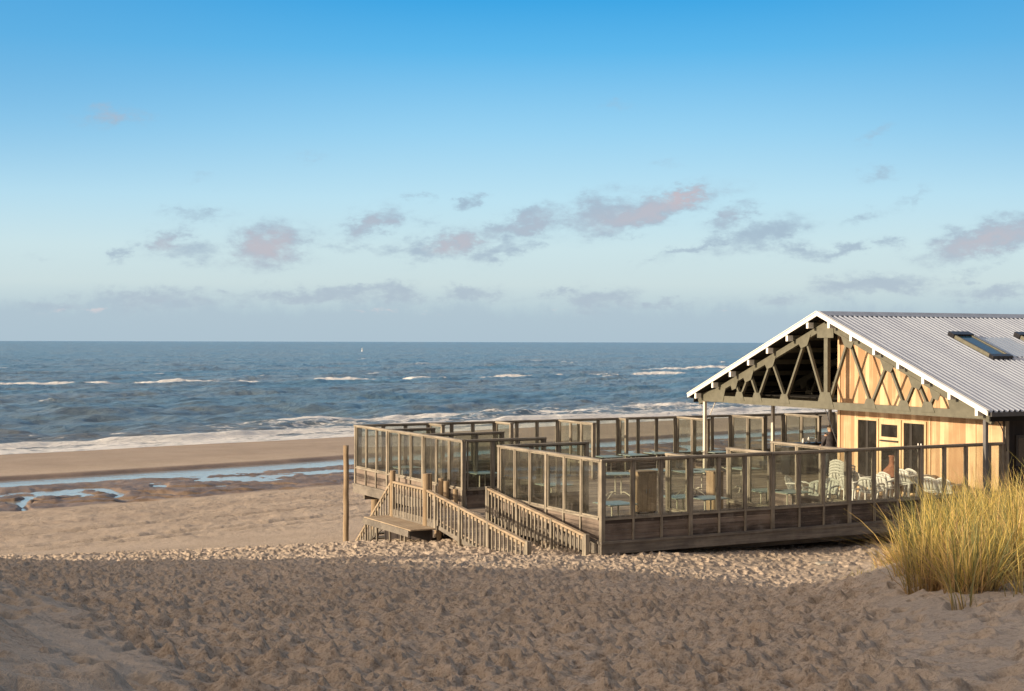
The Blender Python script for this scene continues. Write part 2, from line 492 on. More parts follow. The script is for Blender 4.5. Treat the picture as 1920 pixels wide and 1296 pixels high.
BZ = np.array([-30, -10.5, -8.7, -8.0, -7.84, -7.64, -7.66, -7.76, -8.06, -8.01, -7.86, -7.70, -7.30, -6.75, -6.35, -6.0, -5.6, -4.6])
RY = np.array([-60, -5, 0, 2, 5, 9, 12, 13.5, 15.5, 17.5, 20, 22, 24.2, 25.5, 27, 28.5, 30, 35, 60])
RZ = np.array([7, 5.3, 4.75, 4.6, 4.1, 3.5, 2.95, 2.5, 1.65, 1.0, .78, .82, .72, -.65, -1.75, -2.6, -3.8, -7, -12])
def ground(x, y, detail=True):
    yy = np.maximum(y, 3.5)
    t = x / yy
    zn = tab(t, yy)
    s = shore_s(x, y) + 1.2 * fbm(x / 22, y / 22, 3, 5)
    zb = np.interp(s, BS, BZ)
    f = sstep(y, 38.5, 46)
    z = zn * (1 - f) + zb * f
    # an unseen dune at left, crest shaped so its shadow covers the foreground
    rz = np.interp(y, RY, RZ) + 0.6 * fbm(x / 1.8, y / 1.8, 5, 44, .66) - 0.12 - np.where(x > -20, 0.55, 0.42) * np.abs(x + 20.0)
    k = 0.25
    z = np.where(rz > z - 2, np.logaddexp(z / k, rz / k) * k, z)
    return z, s

# a raster of trodden sand: footprints stamped over each other
RES = 0.02; GX0, GX1, GY0, GY1 = -17.0, 17.0, 3.0, 47.0
gw = int((GX1 - GX0) / RES); gh = int((GY1 - GY0) / RES)
TR = np.zeros((gh, gw), np.float32)
def tread_density(x, y):
    px = 960 + FPX * x / y
    d = 1.0
    # smooth blown sand low on the left and on the grassy dune at right
    edge = np.interp(y, [4, 6.5, 8, 11, 14, 18], [420, 380, 300, 170, 60, -200])
    d *= 0.10 + 0.90 * min(1, max(0, (px - edge + 60) / 120))
    edge2 = np.interp(y, [5, 7, 9, 12, 15, 19, 24], [1750, 1690, 1640, 1600, 1560, 1540, 1900])
    d *= 0.22 + 0.78 * min(1, max(0, (edge2 - px + 80) / 160))
    if 1230 < px < 1660 and 27.5 < y < 35.5: d *= .45
    return d
NST = 62000
yy_s = 4 + 40 * rng.random(NST) ** 0.85
xx_s = (rng.random(NST) * 2 - 1) * (0.40 * yy_s + 1.0)
for i in range(NST):
    x, y = xx_s[i], yy_s[i]
    if x < GX0 + 1 or x > GX1 - 1 or y > GY1 - 1 or y < GY0 + 1: continue
    if rng.random() > tread_density(x, y): continue
    L = rng.uniform(0.05, 0.10) if rng.random() < .7 else rng.uniform(.10, .17); Wd = L * rng.uniform(0.45, 0.9); a = rng.uniform(0, math.pi); dep = rng.uniform(0.05, 0.12) * (L / .13) ** .5
    if y < 12: L *= .85; Wd *= .85
    cx = int((x - GX0) / RES); cy = int((y - GY0) / RES); r = int(L * 2.0 / RES) + 1
    ys, xs = np.mgrid[-r:r + 1, -r:r + 1]
    X = xs * RES; Y = ys * RES
    u = (X * math.cos(a) + Y * math.sin(a)) / L; v = (-X * math.sin(a) + Y * math.cos(a)) / Wd
    u = u + 0.25 * v * v
    q = np.sqrt(u * u + v * v)
    shape = -dep * np.exp(-(q / 0.72) ** 3) + dep * 0.16 * np.exp(-((q - 1.25) / 0.30) ** 2) * (1 + 0.7 * u)
    sl = TR[cy - r:cy + r + 1, cx - r:cx + r + 1]
    if sl.shape == shape.shape:
        infl = 1 - sstep(q, 0.8, 1.3)
        sl[:] = sl * (1 - 0.7 * infl) + shape
# crumbs and fine clods
gy, gx = np.mgrid[0:gh, 0:gw].astype(np.float32)
gxm = GX0 + gx * RES; gym = GY0 + gy * RES
clod = fbm(gxm / 0.17, gym / 0.17, 3, 70, .65)
TRm = sstep(np.abs(TR), 0.004, 0.03)
for _ in range(2):
    TR = (TR * 2 + np.roll(TR, 1, 0) + np.roll(TR, -1, 0) + np.roll(TR, 1, 1) + np.roll(TR, -1, 1)) / 6
TR += (0.055 * clod * (0.25 + 0.75 * TRm)).astype(np.float32)
TR += (0.05 * fbm(gxm / 0.7, gym / 0.7, 3, 71)).astype(np.float32)
TR = TR.astype(np.float32)
def tread(x, y):
    fx = (x - GX0) / RES; fy = (y - GY0) / RES
    ok = (fx > 1) & (fx < gw - 3) & (fy > 1) & (fy < gh - 3)
    ix = np.clip(fx.astype(int), 0, gw - 2); iy = np.clip(fy.astype(int), 0, gh - 2)
    a = np.clip(fx - ix, 0, 1); b = np.clip(fy - iy, 0, 1)
    r = (TR[iy, ix] * (1 - a) + TR[iy, ix + 1] * a) * (1 - b) + (TR[iy + 1, ix] * (1 - a) + TR[iy + 1, ix + 1] * a) * b
    return np.where(ok, r, 0) * (1 - sstep(y, 42, 46))

def polar_axis(dense_half, n_dense, n_out):
    d = np.linspace(-dense_half, dense_half, n_dense)
    o = dense_half + (180 - dense_half) * (np.arange(1, n_out + 1) / n_out) ** 1.6
    return np.radians(np.concatenate([-o[::-1][0:], d, o]))

def grid_mesh(name, ang, rad, zfun, mat, attrs=()):
    A, D = np.meshgrid(ang, rad)
    X = D * np.sin(A); Y = D * np.cos(A)
    Z, at = zfun(X, Y, D, A)
    nr, nc = X.shape
    co = np.empty((nr * nc, 3), np.float32); co[:, 0] = X.ravel(); co[:, 1] = Y.ravel(); co[:, 2] = Z.ravel()
    i = np.arange(nr - 1)[:, None] * nc + np.arange(nc - 1)[None, :]
    i = i.ravel()
    faces = np.stack([i, i + 1, i + nc + 1, i + nc], 1)[:, ::-1].astype(np.int32)
    me = bpy.data.meshes.new(name)
    me.vertices.add(len(co)); me.vertices.foreach_set('co', co.ravel())
    nf = len(faces)
    me.loops.add(nf * 4); me.loops.foreach_set('vertex_index', faces.ravel())
    me.polygons.add(nf)
    me.polygons.foreach_set('loop_start', np.arange(0, nf * 4, 4, dtype=np.int32))
    me.polygons.foreach_set('loop_total', np.full(nf, 4, np.int32))
    me.polygons.foreach_set('use_smooth', np.ones(nf, bool))
    me.update(calc_edges=True)
    for k, v in at.items():
        a = me.attributes.new(k, 'FLOAT', 'POINT'); a.data.foreach_set('value', v.ravel().astype(np.float32))
    me.materials.append(mat)
    o = bpy.data.objects.new(name, me); C.objects.link(o)
    return o

# sand material
def attr(t, name):
    a = t.n('ShaderNodeAttribute', attribute_name=name); return a.outputs['Fac']
m, t, bs = new_mat('sand')
pos = t.n('ShaderNodeNewGeometry').outputs['Position']
wet = attr(t, 'wet'); smooth_a = attr(t, 'blown')
n1 = t.noise(pos, 0.35, 5, .6); n2 = t.noise(pos, 9.0, 6, .7); n3 = t.noise(pos, 60.0, 4, .7)
base = t.ramp(t.m('MULTIPLY_ADD', n2, .6, t.m('MULTIPLY', n1, .4)), [(.3, (.40, .33, .265)), (.7, (.58, .485, .40))])
base = t.mix(t.mr(n3, .34, .50, .55, 0), base, (.21, .16, .12, 1))
n4 = t.noise(pos, 22.0, 5, .75)
base = t.mix(t.mr(n4, .36, .50, .75, 0), base, (.20, .155, .12, 1))
base = t.mix(t.m('MULTIPLY', smooth_a, .75), base, (.52, .46, .40, 1))
wetc = t.ramp(t.noise(t.mapping(pos, (.5, .5, .5)), .8, 6, .65), [(.3, (.12, .085, .062)), (.7, (.25, .18, .13))])
base = t.mix(t.m('MULTIPLY', wet, 1.0), base, wetc)
t.put(bs.inputs['Base Color'], base)
t.put(bs.inputs['Roughness'], t.mr(wet, 0, 1, .95, .5))
t.put(bs.inputs['Specular IOR Level'], t.mr(wet, 0, 1, .1, .35))
h = t.m('MULTIPLY_ADD', n3, .35, n2)
bump(t, bs, t.m('MULTIPLY_ADD', n4, .8, h), 0.9, 0.045)
M['sand'] = m

def terrain_z(X, Y, D, A):
    z, s = ground(X, Y)
    vis = sstep(D, 2.0, 4.0)
    tr = tread(X, Y)
    z = z + tr
    px = 960 + FPX * X / np.maximum(Y, 1)
    near = 1 - sstep(Y, 15, 20)
    edge = np.interp(Y, [4, 6.5, 8, 11, 14, 18], [420, 380, 300, 170, 60, -200])
    lm = (1 - sstep(px - edge, -120, 30)) * near * (Y > 2)
    # wind ridges and small scarps in the blown sand at left
    w = X * 0.75 + Y * 0.66 + 0.6 * fbm(X / 1.3, Y / 1.3, 2, 31)
    z = z + lm * (0.10 * (np.abs(((w / 0.9) % 1) - 0.5)) + 0.13 * fbm(X / .45, Y / .45, 4, 32) * sstep(fbm(X / 1.4, Y / 1.4, 2, 34), -.1, .25))
    # beach relief: small ripples and hoof-like pits
    f = sstep(Y, 42, 50) * (1 - sstep(D, 150, 220))
    dry = sstep(s, 35.5, 38.0); al0 = along(X, Y)
    z = z + f * dry * (0.085 * (1 - .7 * sstep(s, 54, 58)) * fbm(al0 / .8, s / .35, 3, 51) + 0.05 * fbm(X / 2.2, Y / 3.5, 2, 52))
    # tyre tracks running along the beach
    for s0 in (52.0, 53.7, 47.5):
        d = np.abs(s + 0.5 * vnoise(X / 30, Y / 30, 61) - s0)
        z = z - 0.20 * np.exp(-(d / 0.33) ** 2) * f
    z = z - 0.03 * np.exp(-((s - 36.2) / 0.6) ** 2) * f
    # muddy flat between the pool and the dry sand
    mud = sstep(s, 20.5, 25.0) * (1 - sstep(s, 35.2, 36.2))
    al = along(X, Y)
    z = z + mud * f * (0.15 * fbm(al / 3.5, s / 1.8, 4, 55) + 0.10 * fbm(X / .7, Y / .7, 3, 56))
    lip = np.exp(-((s - 24.3 - 1.6 * fbm(al / 6, s / 6, 2, 58)) / 1.0) ** 2)
    z = z + 0.10 * lip * f
    ch = np.abs(fbm(al / 5.0 + 1.2 * vnoise(s / 3, al / 9, 57), s / 14, 2, 59))
    z = z - mud * f * 0.22 * (1 - sstep(ch, 0.0, 0.085)) * sstep(s, 25, 28)
    for a0, k0, w0 in ((25.0, 7, .45), (27.2, 9, .38), (30.5, 10, .5), (36.5, 13, .40), (43.0, 12, .35), (50.0, 12, .4), (60, 13, .5), (72, 12, .5), (86, 14, .5)):
        ac = a0 + k0 * (np.clip(s - 25, 0, 11) / 11) ** 1.7 + 0.9 * np.sin(s * 1.3 + a0) + 1.2 * vnoise(s / 1.7, s * 0 + a0, 67)
        z = z - mud * f * 0.24 * (1 - sstep(np.abs(al - ac), w0 * .6, w0 * 1.5)) * sstep(s, 26, 28)
    wet = np.clip(sstep(s, 36.6, 35.4) if False else (1 - sstep(s, 35.2, 36.4)), 0, 1) * sstep(s, 18.2, 18.9)
    wet = np.maximum(wet, 0.9 * (1 - sstep(s, 0.2, 2.0)))
    wet = np.maximum(wet, 0.30 * (1 - sstep(s, 14, 19)))
    wet = np.maximum(wet, 0.28 * sstep(s, 35, 37) * (1 - sstep(s, 47, 53)) * (.7 + fbm(al / 9, s / 2, 3, 68)))
    wet = wet * sstep(Y, 44, 50)
    wet = np.where(D > 3000, 1, wet)
    px2 = px
    rm = sstep(px, 1560, 1700) * (1 - sstep(Y, 16, 22)) * (Y > 2)
    return z, {'wet': wet, 'blown': np.clip(lm * (0.55 + 1.0 * fbm(X / .9, Y / .9, 3, 90)) + 0.4 * rm, 0, 1)}
ang = polar_axis(23.5, 1700, 60)
hh = 2.0
rad = np.concatenate([[0.3, 1.0, 2.0, 3.0, 3.8], np.geomspace(4.3, 47, 960), np.linspace(47.12, 145, 420), np.geomspace(150, 400, 20), [700, 1500, 4000, 12000, 40000]])
terrain = grid_mesh('beach', ang, rad, terrain_z, M['sand'])
tag(terrain, kind='structure')

# ------------------------------------------------------------------ water
m, t, bs = new_mat('sea_water')
pos = t.n('ShaderNodeNewGeometry').outputs['Position']
rot = t.mapping(pos, (1, 1, 1), (0, 0, 0), (0, 0, R(-41.7)))       # x runs along the shore, y offshore
foam = attr(t, 'foam'); shal = attr(t, 'shallow')
fn = t.noise(t.mapping(rot, (1, 1.6, 1)), 1.1, 7, .7)
fn2 = t.noise(t.mapping(rot, (1, 2.2, 1)), .28, 5, .6)
fm = t.mr(t.m('ADD', foam, t.m('MULTIPLY', t.m('SUBTRACT', t.m('MULTIPLY_ADD', fn, .6, t.m('MULTIPLY', fn2, .4)), .5), 1.9)), .42, .62)
fm = t.m('MULTIPLY', fm, t.mr(foam, .02, .12))
patch = t.noise(t.mapping(rot, (.35, 1.3, 1)), .045, 5, .6)
wc = t.ramp(patch, [(.35, (.11, .215, .31)), (.65, (.19, .245, .29))])
wc = t.mix(shal, wc, (.20, .165, .12, 1))
col = t.mix(fm, wc, (.80, .80, .80, 1))
t.put(bs.inputs['Base Color'], col)
t.put(bs.inputs['Roughness'], t.mr(fm, 0, 1, .28, .9))
bs.inputs['IOR'].default_value = 1.333
b1 = t.noise(t.mapping(rot, (.35, 1.0, 1)), .9, 8, .68)
b2 = t.noise(t.mapping(rot, (.25, 1.0, 1)), .12, 6, .6)
n1_ = bump(t, bs, t.m('MULTIPLY_ADD', b2, 2.2, t.m('MULTIPLY', b1, .8)), 1.0, 1.25)
M['sea'] = m

def sea_z(X, Y, D, A):
    s = shore_s(X, Y) + 1.2 * fbm(X / 22, Y / 22, 3, 5)
    o = -s; al = along(X, Y)
    amp = sstep(o, 2, 22)
    wob = 6.0 * fbm(al / 45, o / 60, 3, 21)
    ph = (o + wob) / 13.0
    crest = np.sin(2 * np.pi * ph); crest = np.sign(crest) * np.abs(crest) ** 1.0
    crest = np.where(crest > 0, crest ** 1.6, crest * .6)
    gate = sstep(fbm(al / 28, o / 11, 2, 22), -.25, .35)
    z = 0.33 * crest * gate * amp
    z = z + 0.22 * np.sin(2 * np.pi * (o + 1.6 * wob) / 31.0) * amp
    z = z + 0.80 * fbm(al / 11, o / 4.2, 4, 23) * amp * (1 - .5 * sstep(D, 300, 900))
    z = z + 0.28 * fbm(al / 3.6, o / 1.5, 3, 24) * sstep(o, 1, 10)
    foam = np.zeros_like(X)
    # breaking lines: (offshore distance, crest height, front width, back width, along-range)
    brk = [(6.0, .38, .9, 2.0, None), (141, .50, 1.9, 7.0, [(-400, 66), (70, 198), (200, 275)]),
           (24, .40, 1.4, 3.5, [(70, 150)]), (190, .5, 2.2, 7, [(300, 352)]), (150, .4, 2.2, 5, [(310, 350)])]
    for (o0, hgt, fw, bw, rngs) in brk:
        oc = o0 + 2.5 * fbm(al / 24, al * 0 + o0, 3, 26) * (1 if o0 < 10 else 2.5)
        g = 1.0 if rngs is None else sum(sstep(al, a, a + 8) * (1 - sstep(al, b - 8, b)) for a, b in rngs)
        g = g * (0.72 + 0.6 * sstep(fbm(al / 9, al * 0 + o0, 3, 27), -.35, .35))
        q = o - oc
        z = z + hgt * g * np.where(q < 0, np.exp(-(q / fw) ** 2), np.exp(-(q / bw) ** 2))
        front = np.exp(-((q + fw * .7) / (fw * 1.0)) ** 2)
        foam = np.maximum(foam, g * 1.15 * front)
        foam = np.maximum(foam, g * 0.36 * np.exp(-np.maximum(-q, 0) / (fw * 3.0)) * (q < 0.5))
    # spent foam sheet reaching the sand, and the foam field in front of the terrace
    foam = np.maximum(foam, 0.64 * (1 - sstep(o, 3.0, 7.0)))
    foam = np.maximum(foam, 0.40 * np.exp(-((o - 13 - 3 * fbm(al / 20, al * 0, 3, 66)) / 1.5) ** 2))
    foam = np.maximum(foam, 0.46 * sstep(o, 2, 6) * (1 - sstep(o, 18, 46)) * sstep(al, 40, 75) * (1 - sstep(al, 150, 210)))
    foam = np.maximum(foam, 0.34 * (1 - sstep(o, 12, 22)))
    caps = sstep(z, .34, .62) * sstep(fbm(al / 18, o / 9, 2, 29), .12, .42) * sstep(o, 20, 60) * (1 - sstep(D, 600, 1200))
    foam = np.maximum(foam, caps * .62)
    z = z * (1 - sstep(D, 1500, 4000))
    base = SEA + 0.03
    # the last tongue of water runs up the beach
    z = base + z
    hide = sstep(s, 1.0, 6.0)
    z = z - 3.0 * hide
    return z, {'foam': foam, 'shallow': .55 * (1 - sstep(o, 2, 30)) + .22 * sstep(fbm(al / 60, o / 14, 3, 36), .0, .4)}
inv = np.linspace(1 / 82.0, 1 / 900.0, 620)
rad_s = np.concatenate([1 / inv, np.geomspace(930, 6000, 90), [8000, 12000, 20000, 40000]])
ang_s = polar_axis(24, 1250, 50)
keep = np.abs(np.degrees(ang_s)) < 100
sea = grid_mesh('sea', ang_s[keep], rad_s, sea_z, M['sea'])
tag(sea, kind='structure')

# tidal pool lying behind the first bar: a flat sheet at its own level; the sand rises through it
m, t, bs = new_mat('pool_water')
pos = t.n('ShaderNodeNewGeometry').outputs['Position']
bs.inputs['Base Color'].default_value = (.27, .27, .26, 1)
bs.inputs['Roughness'].default_value = .06
bs.inputs['IOR'].default_value = 1.333
bump(t, bs, t.noise(t.mapping(pos, (1, 1, 1), rot=(0, 0, R(-41.7))), 1.2, 5, .6), .5, .05)
M['pool'] = m
mb = MB()
def s_pt(s, al):
    # world point from shore coordinates
    n = (0.89 / 1.339, -1 / 1.339); d = (0.747, 0.665)
    # solve shore_s = s, along = al
    A_ = np.array([[n[0], n[1]], [d[0], d[1]]]); b_ = np.array([s - 132.3 / 1.339, al])
    r = np.linalg.solve(A_, b_); return (float(r[0]), float(r[1]))
rows = []
for s_ in (17.0, 26.0, 35.6):
    rows.append([(*s_pt(s_, a_), -7.955) for a_ in np.linspace(-60, 260, 20)])
mb.sheet(rows)
pool = mb.build('tidal_pool', M['pool'])
tag(pool, kind='structure')
# ------------------------------------------------------------------ local frame of the beach pavilion
BX, BY, BZ0 = 2.1, 33.0, -4.64
ROT = math.atan2(.4695, .883)
cu, su = math.cos(ROT), math.sin(ROT)
def L2W(u, v, z=0.0):
    return Vector((BX + u * cu - v * su, BY + u * su + v * cu, BZ0 + z))
def at_px(px, d):
    """u, v on the deck of the point seen at picture column px and depth d"""
    x = (px - 960) / FPX * d - BX; y = d - BY
    return (x * cu + y * su, -x * su + y * cu)
HALF = math.pi / 2

# deck ---------------------------------------------------------------
deck = tag(empty('terrace_deck', L2W(0, 0), ROT), 'weathered grey brown timber deck raised on piles above the sand', 'deck')
mb = MB(); mb.box(0.0, 26, 0.0, 15.35, -.035, 0.0); mb.build('floor', M['floor'], deck)
mb = MB()
mb.box(-.06, 26, -.07, -.01, -.29, -.045)
mb.box(-.075, 26, -.10, -.008, -.045, .012)
mb.build('front_fascia', M['fascia'], deck)
mb = MB()
mb.box(-.07, -.01, -.01, 15.42, -.29, -.045)
mb.box(-.10, -.008, -.008, 15.42, -.045, .012)
o = mb.build('side_fascia', M['fascia'], deck)
mb = MB(); mb.box(-.01, 26, 15.36, 15.42, -.29, -.04); mb.build('back_fascia', M['fascia'], deck)
for v in (0.55, 3.4, 6.4, 9.4, 12.4, 15.0):
    mb = MB(); mb.box(.15, 25.8, v - .06, v + .06, -.50, -.295); mb.build('beam', M['fascia'], deck)
for u in np.arange(.35, 26, 2.9):
    mb = MB(); mb.box(u - .05, u + .05, .05, 15.3, -.29, -.04); mb.build('joist', M['fascia'], deck)
for v in (0.55, 5.1, 10.0, 14.9):
    for u in (0.5, 4.6, 8.8, 13.0, 17.5):
        mb = MB(); mb.cyl((u, v, -2.6), (u, v, -.5), .14, .13, 12, 4, .008)
        mb.build('pile', M['pile'], deck, smooth=False)

# windscreens --------------------------------------------------------
HT = 1.92
def screen(u, v, along_v, length, bays, label, group, first_post=True, last_post=False, rough_top=0.0):
    root = empty('glass_windscreen', L2W(u, v), ROT + (HALF if along_v else 0))
    tag(root, label, 'windscreen', group)
    L = length; pw = .10
    if first_post:
        MB().box(-pw / 2, pw / 2, -.055, .055, -.03, HT - .05).build('post', M['post'], root)
    if last_post:
        MB().box(L - pw / 2, L + pw / 2, -.055, .055, -.03, HT - .05).build('post', M['post'], root)
    MB().box(-pw / 2 - .01, L + (pw / 2 if last_post else -pw / 2 - .012), -.075, .075, HT - .05, HT).build('top_rail', M['rail'], root)
    x0, x1 = pw / 2, L - pw / 2
    w = (x1 - x0) / bays
    MB().box(x0 + .001, x1 - .001, -.05, .05, .50, .545).build('middle_rail', M['rail'], root)
    mb = MB()
    for k in range(4):
        j = random.uniform(-.004, .004)
        mb.box(x0 + .002, x1 - .002, -.012 + j, .012 + j, .01 + k * .1225, .01 + k * .1225 + .117)
    mb.build('board_panel', M['boards'], root)
    for k in range(1, bays):
        xm = x0 + k * w
        mb = MB(); mb.box(xm - .026, xm + .026, -.040, .040, .547, HT - .052)
        mb.box(xm - .026, xm + .026, -.053, -.014 - .004, .005, .549); mb.box(xm - .026, xm + .026, .018, .053, .005, .549)
        mb.build('mullion', M['post'], root)
    for k in range(bays):
        a = x0 + k * w + (.028 if k else .002); b = x0 + (k + 1) * w - (.028 if k < bays - 1 else .002)
        z0, z1 = .548, HT - .053; f = .034
        mb = MB()
        mb.box(a, a + f, -.024, .024, z0, z1); mb.box(b - f, b, -.024, .024, z0, z1)
        mb.box(a + f, b - f, -.023, .023, z0, z0 + f); mb.box(a + f, b - f, -.023, .023, z1 - f, z1)
        fr = mb.build('pane_frame', M['post'], root)
        MB().box(a + f - .004, b - f + .004, -.004, .004, z0 + f - .004, z1 - f + .004).build('pane', M['glass'], fr)
    return root

ORD = ['first', 'second', 'third', 'fourth', 'fifth', 'sixth', 'seventh', 'eighth', 'ninth', 'tenth']
GF = 'windscreen bays on the shaded front of the terrace'
for k in range(5):
    lab = ['shaded glass windscreen bay right of the near terrace corner', 'second shaded front windscreen bay from the near terrace corner',
           'third shaded front windscreen bay from the near corner, mint table behind', 'fourth shaded front windscreen bay from the corner, white chairs behind',
           'fifth shaded front windscreen bay, its foot hidden by dune grass'][k]
    screen(k * 2.47, 0, False, 2.47, 3, lab, GF)
screen(12.35, 0, False, .50, 1, 'narrow end windscreen between roof post and cedar wall corner', GF, last_post=True)
GL = 'sunlit windscreen bays on the stair side of the terrace'
for k in range(2):
    screen(0, .06 + k * 2.54, True, 2.53, 3, ['sunlit windscreen bay left of the near corner, above the lower ramp', 'sunlit windscreen bay just right of the stair opening'][k], GL, first_post=(k == 1), last_post=(k == 1))
for k in range(3):
    screen(0, 7.33 + k * 2.66, True, 2.66, 3, ['sunlit windscreen bay just left of the stair opening', 'sunlit windscreen bay behind the stair landing posts', 'outermost sunlit windscreen bay at the seaward corner'][k], GL, last_post=(k == 2))
GB = 'windscreen bays along the sea side of the terrace'
for k in range(10):
    screen(.1 + k * 2.5, 15.3, False, 2.5, 3, '%s sea-side windscreen bay counted from the left corner' % ORD[k], GB, last_post=(k == 9))
GW = 'short windscreen wings dividing the sea-side seats'
for i, (u, ln, b) in enumerate([(2.6, 1.0, 1), (5.1, 1.1, 1), (7.6, 2.3, 3), (10.1, .45, 1), (12.6, 1.9, 2), (15.1, 1.9, 2), (17.6, 2.0, 2), (20.1, 1.9, 2)]):
    screen(u, 15.2 - ln, True, ln, b, '%s wing screen from the left corner, set square to the sea side' % ORD[i], GW)
GP = 'windscreen wings set square to the stair side'
screen(.06, 7.33, False, 2.5, 3, 'dark-railed windscreen wing on the left of the stair opening', GP, first_post=False, last_post=True)
screen(.06, 5.14, False, 2.6, 3, 'dark-railed windscreen wing on the right of the stair opening', GP, first_post=False, last_post=True)
screen(.06, 10.1, False, 2.6, 3, 'dark-railed windscreen wing one bay left of the stair opening', GP, first_post=False, last_post=True)
screen(.06, 12.7, False, 1.5, 2, 'shortest dark-railed wing screen near the seaward corner', GP, first_post=False, last_post=True)
GI = 'sunlit windscreen wings set square to the front'
screen(2.47, .06, True, .85, 1, 'very short sunlit wing screen behind the first front bay', GI, first_post=False, last_post=True)
screen(4.94, .06, True, 1.7, 2, 'sunlit wing screen of middle length behind the second front bay', GI, first_post=False, last_post=True)
screen(7.41, .06, True, 3.0, 3, 'longest sunlit wing screen standing before the white chairs', GI, first_post=False, last_post=True)

# landing, ramp, stairs ----------------------------------------------
UO = -1.70
landing = tag(empty('stair_landing', L2W(-.9, 6.8), ROT), 'timber landing outside the terrace opening, between ramp and beach stairs', 'landing')
MB().box(UO + .9, .78, -1.45, 1.6, -.04, 0).build('floor', M['floor'], landing)
mb = MB(); mb.box(UO + .86, UO + .90, -1.45, 1.6, -.26, -.002); mb.build('fascia', M['fascia'], landing)
for (a, b) in ((UO + 1.0, -1.3), (UO + 1.0, 1.45), (.6, -1.3), (.6, 1.45)):
    MB().cyl((a, b, -1.6), (a, b, -.04), .07, .07, 10).build('support_post', M['pile'], landing)

def balustrade(name, label, p0, p1, drop0, drop1, spacing, group, posts=()):
    """p0, p1: (v, z) of the rail ends at u = u0"""
    (u0, v0, z0), (u1, v1, z1) = p0, p1
    root = empty(name, L2W(u0, v0), ROT)
    tag(root, label, 'railing', group)
    def W_(t, z=0.0): return Vector((u0 + (u1 - u0) * t - u0, (v1 - v0) * t, z0 + (z1 - z0) * t + z))
    MB().beam(W_(0), W_(1), .10, .055).build('handrail', M['rail_v'], root)
    MB().beam(W_(0, -.09), W_(1, -.09), .035, .07).build('upper_rail', M['rail_v'], root)
    dl = Vector((u1 - u0, v1 - v0)).length
    n = int(dl / spacing)
    for k in range(n + 1):
        t = (k + .5) / (n + 1); p = W_(t); dr = drop0 + (drop1 - drop0) * t
        j = random.uniform(-.006, .006)
        MB().box(p.x - .052 + .0, p.x - .024, p.y - .026 + j, p.y + .026 + j, p.z - dr + random.uniform(-.01, .01), p.z - .035).build('baluster', M['post'], root)
    for t, h_up, h_dn, r in posts:
        p = W_(t)
        if r < 0:
            MB().box(p.x - .06, p.x + .05, p.y - .05, p.y + .05, p.z - h_dn, p.z + h_up).build('post', M['post'], root)
        else:
            MB().cyl((p.x - .01, p.y, p.z - h_dn), (p.x - .01, p.y, p.z + h_up), r, r * .95, 14, 5, .004).build('post', M['pile'], root)
    return root
M['rail_v'] = wood('handrail_timber', (.20, .15, .10), (.42, .34, .25), 'y', weather=.35)
balustrade('ramp_railing', 'outer ramp railing of thin balusters sloping down beside the bench', (UO, 6.0, .72), (UO, .45, .02), .75, .75, .21,
           'railings of the ramp and stairs', posts=[(0.10, .0, .9, -.05), (.36, .02, 1.0, -.05), (.64, .02, 1.0, -.05), (1.0, .05, 1.2, -.05)])
balustrade('ramp_railing', 'inner ramp railing of thin balusters sloping down along the glass side', (-.34, 5.15, .78), (-.34, .12, .14), .80, .80, .20,
           'railings of the ramp and stairs', posts=[(0.0, .06, .95, -.05), (.33, .02, 1.0, -.05), (.68, .02, 1.0, -.05), (1.0, .05, 1.2, -.05)])
balustrade('landing_railing', 'level railing of pale balusters between the two thick landing posts', (UO, 8.3, .74), (UO, 6.05, .74), .90, .90, .19,
           'railings of the ramp and stairs', posts=[(0.0, .32, 2.0, .085), (1.0, .42, 2.0, .105)])
balustrade('stair_railing', 'steep stair railing dropping from the landing to the beach pole', (UO, 8.4, .70), (UO, 11.05, -1.30), .82, .55, .19,
           'railings of the ramp and stairs')
ramp = tag(empty('wooden_ramp', L2W(-1.0, 5.3), ROT), 'wooden ramp sloping down between two balustrades into the sand', 'ramp')
MB().beam((-.02, 0, -.03), (-.02, -5.0, -.75), 1.28, .05, ).build('ramp_floor', M['floor'], ramp)
MB().beam((-.68, 0, -.14), (-.68, -5.0, -.86), .035, .20).build('stringer', M['fascia'], ramp)
MB().beam((.66, 0, -.14), (.66, -5.0, -.86), .035, .20).build('stringer', M['fascia'], ramp)
st = tag(empty('beach_stairs', L2W(-1.0, 8.4), ROT), 'wooden steps going down from the landing to the beach', 'stairs')
for k in range(7):
    MB().box(-.62, .62, .02 + k * .36, .02 + k * .36 + .33, -.19 - k * .185, -.15 - k * .185).build('tread', M['rail'], st)
for x in (-.66, .66):
    MB().beam((x, -.05, -.15), (x, 2.75, -1.55), .04, .24).build('stringer', M['fascia'], st)
for i, (v, h) in enumerate([(8.95, .86), (8.2, .79), (7.85, .74), (7.25, .57)]):
    o = MB(); o.cyl((0, 0, -1.9), (0, 0, h), .075, .07, 12, 5, .004)
    o = o.build('stub_post', M['pile'], None, loc=L2W(-.28, v), rz=ROT)
    tag(o, ['round stub post of the stairs, furthest left against the glass', 'round stub post second from left against the glass', 'dark stub post third from left beside the opening', 'lowest round stub post by the opening'][i], 'post', 'round stub posts beside the stairs')
bench = tag(empty('platform_bench', L2W(-2.1, 6.95), ROT), 'long low timber bench platform against the landing railing, hollow underneath', 'bench')
mb = MB()
for k in range(5):
    x = -.36 + k * .145
    mb.box(x, x + .138, -1.55, 1.62, -.245, -.21)
mb.build('seat', M['rail_v'], bench)
MB().box(-.40, -.365, -1.50, 1.62, -.40, -.235).build('apron', M['fascia'], bench)
for k, y in enumerate((-1.2, -.95, -.2, .7, 1.5)):
    MB().beam((-.33, y, -1.1), (-.33, y + .06, -.26), .05, .05, (1, 0, 0)).build('leg', M['post'], bench)
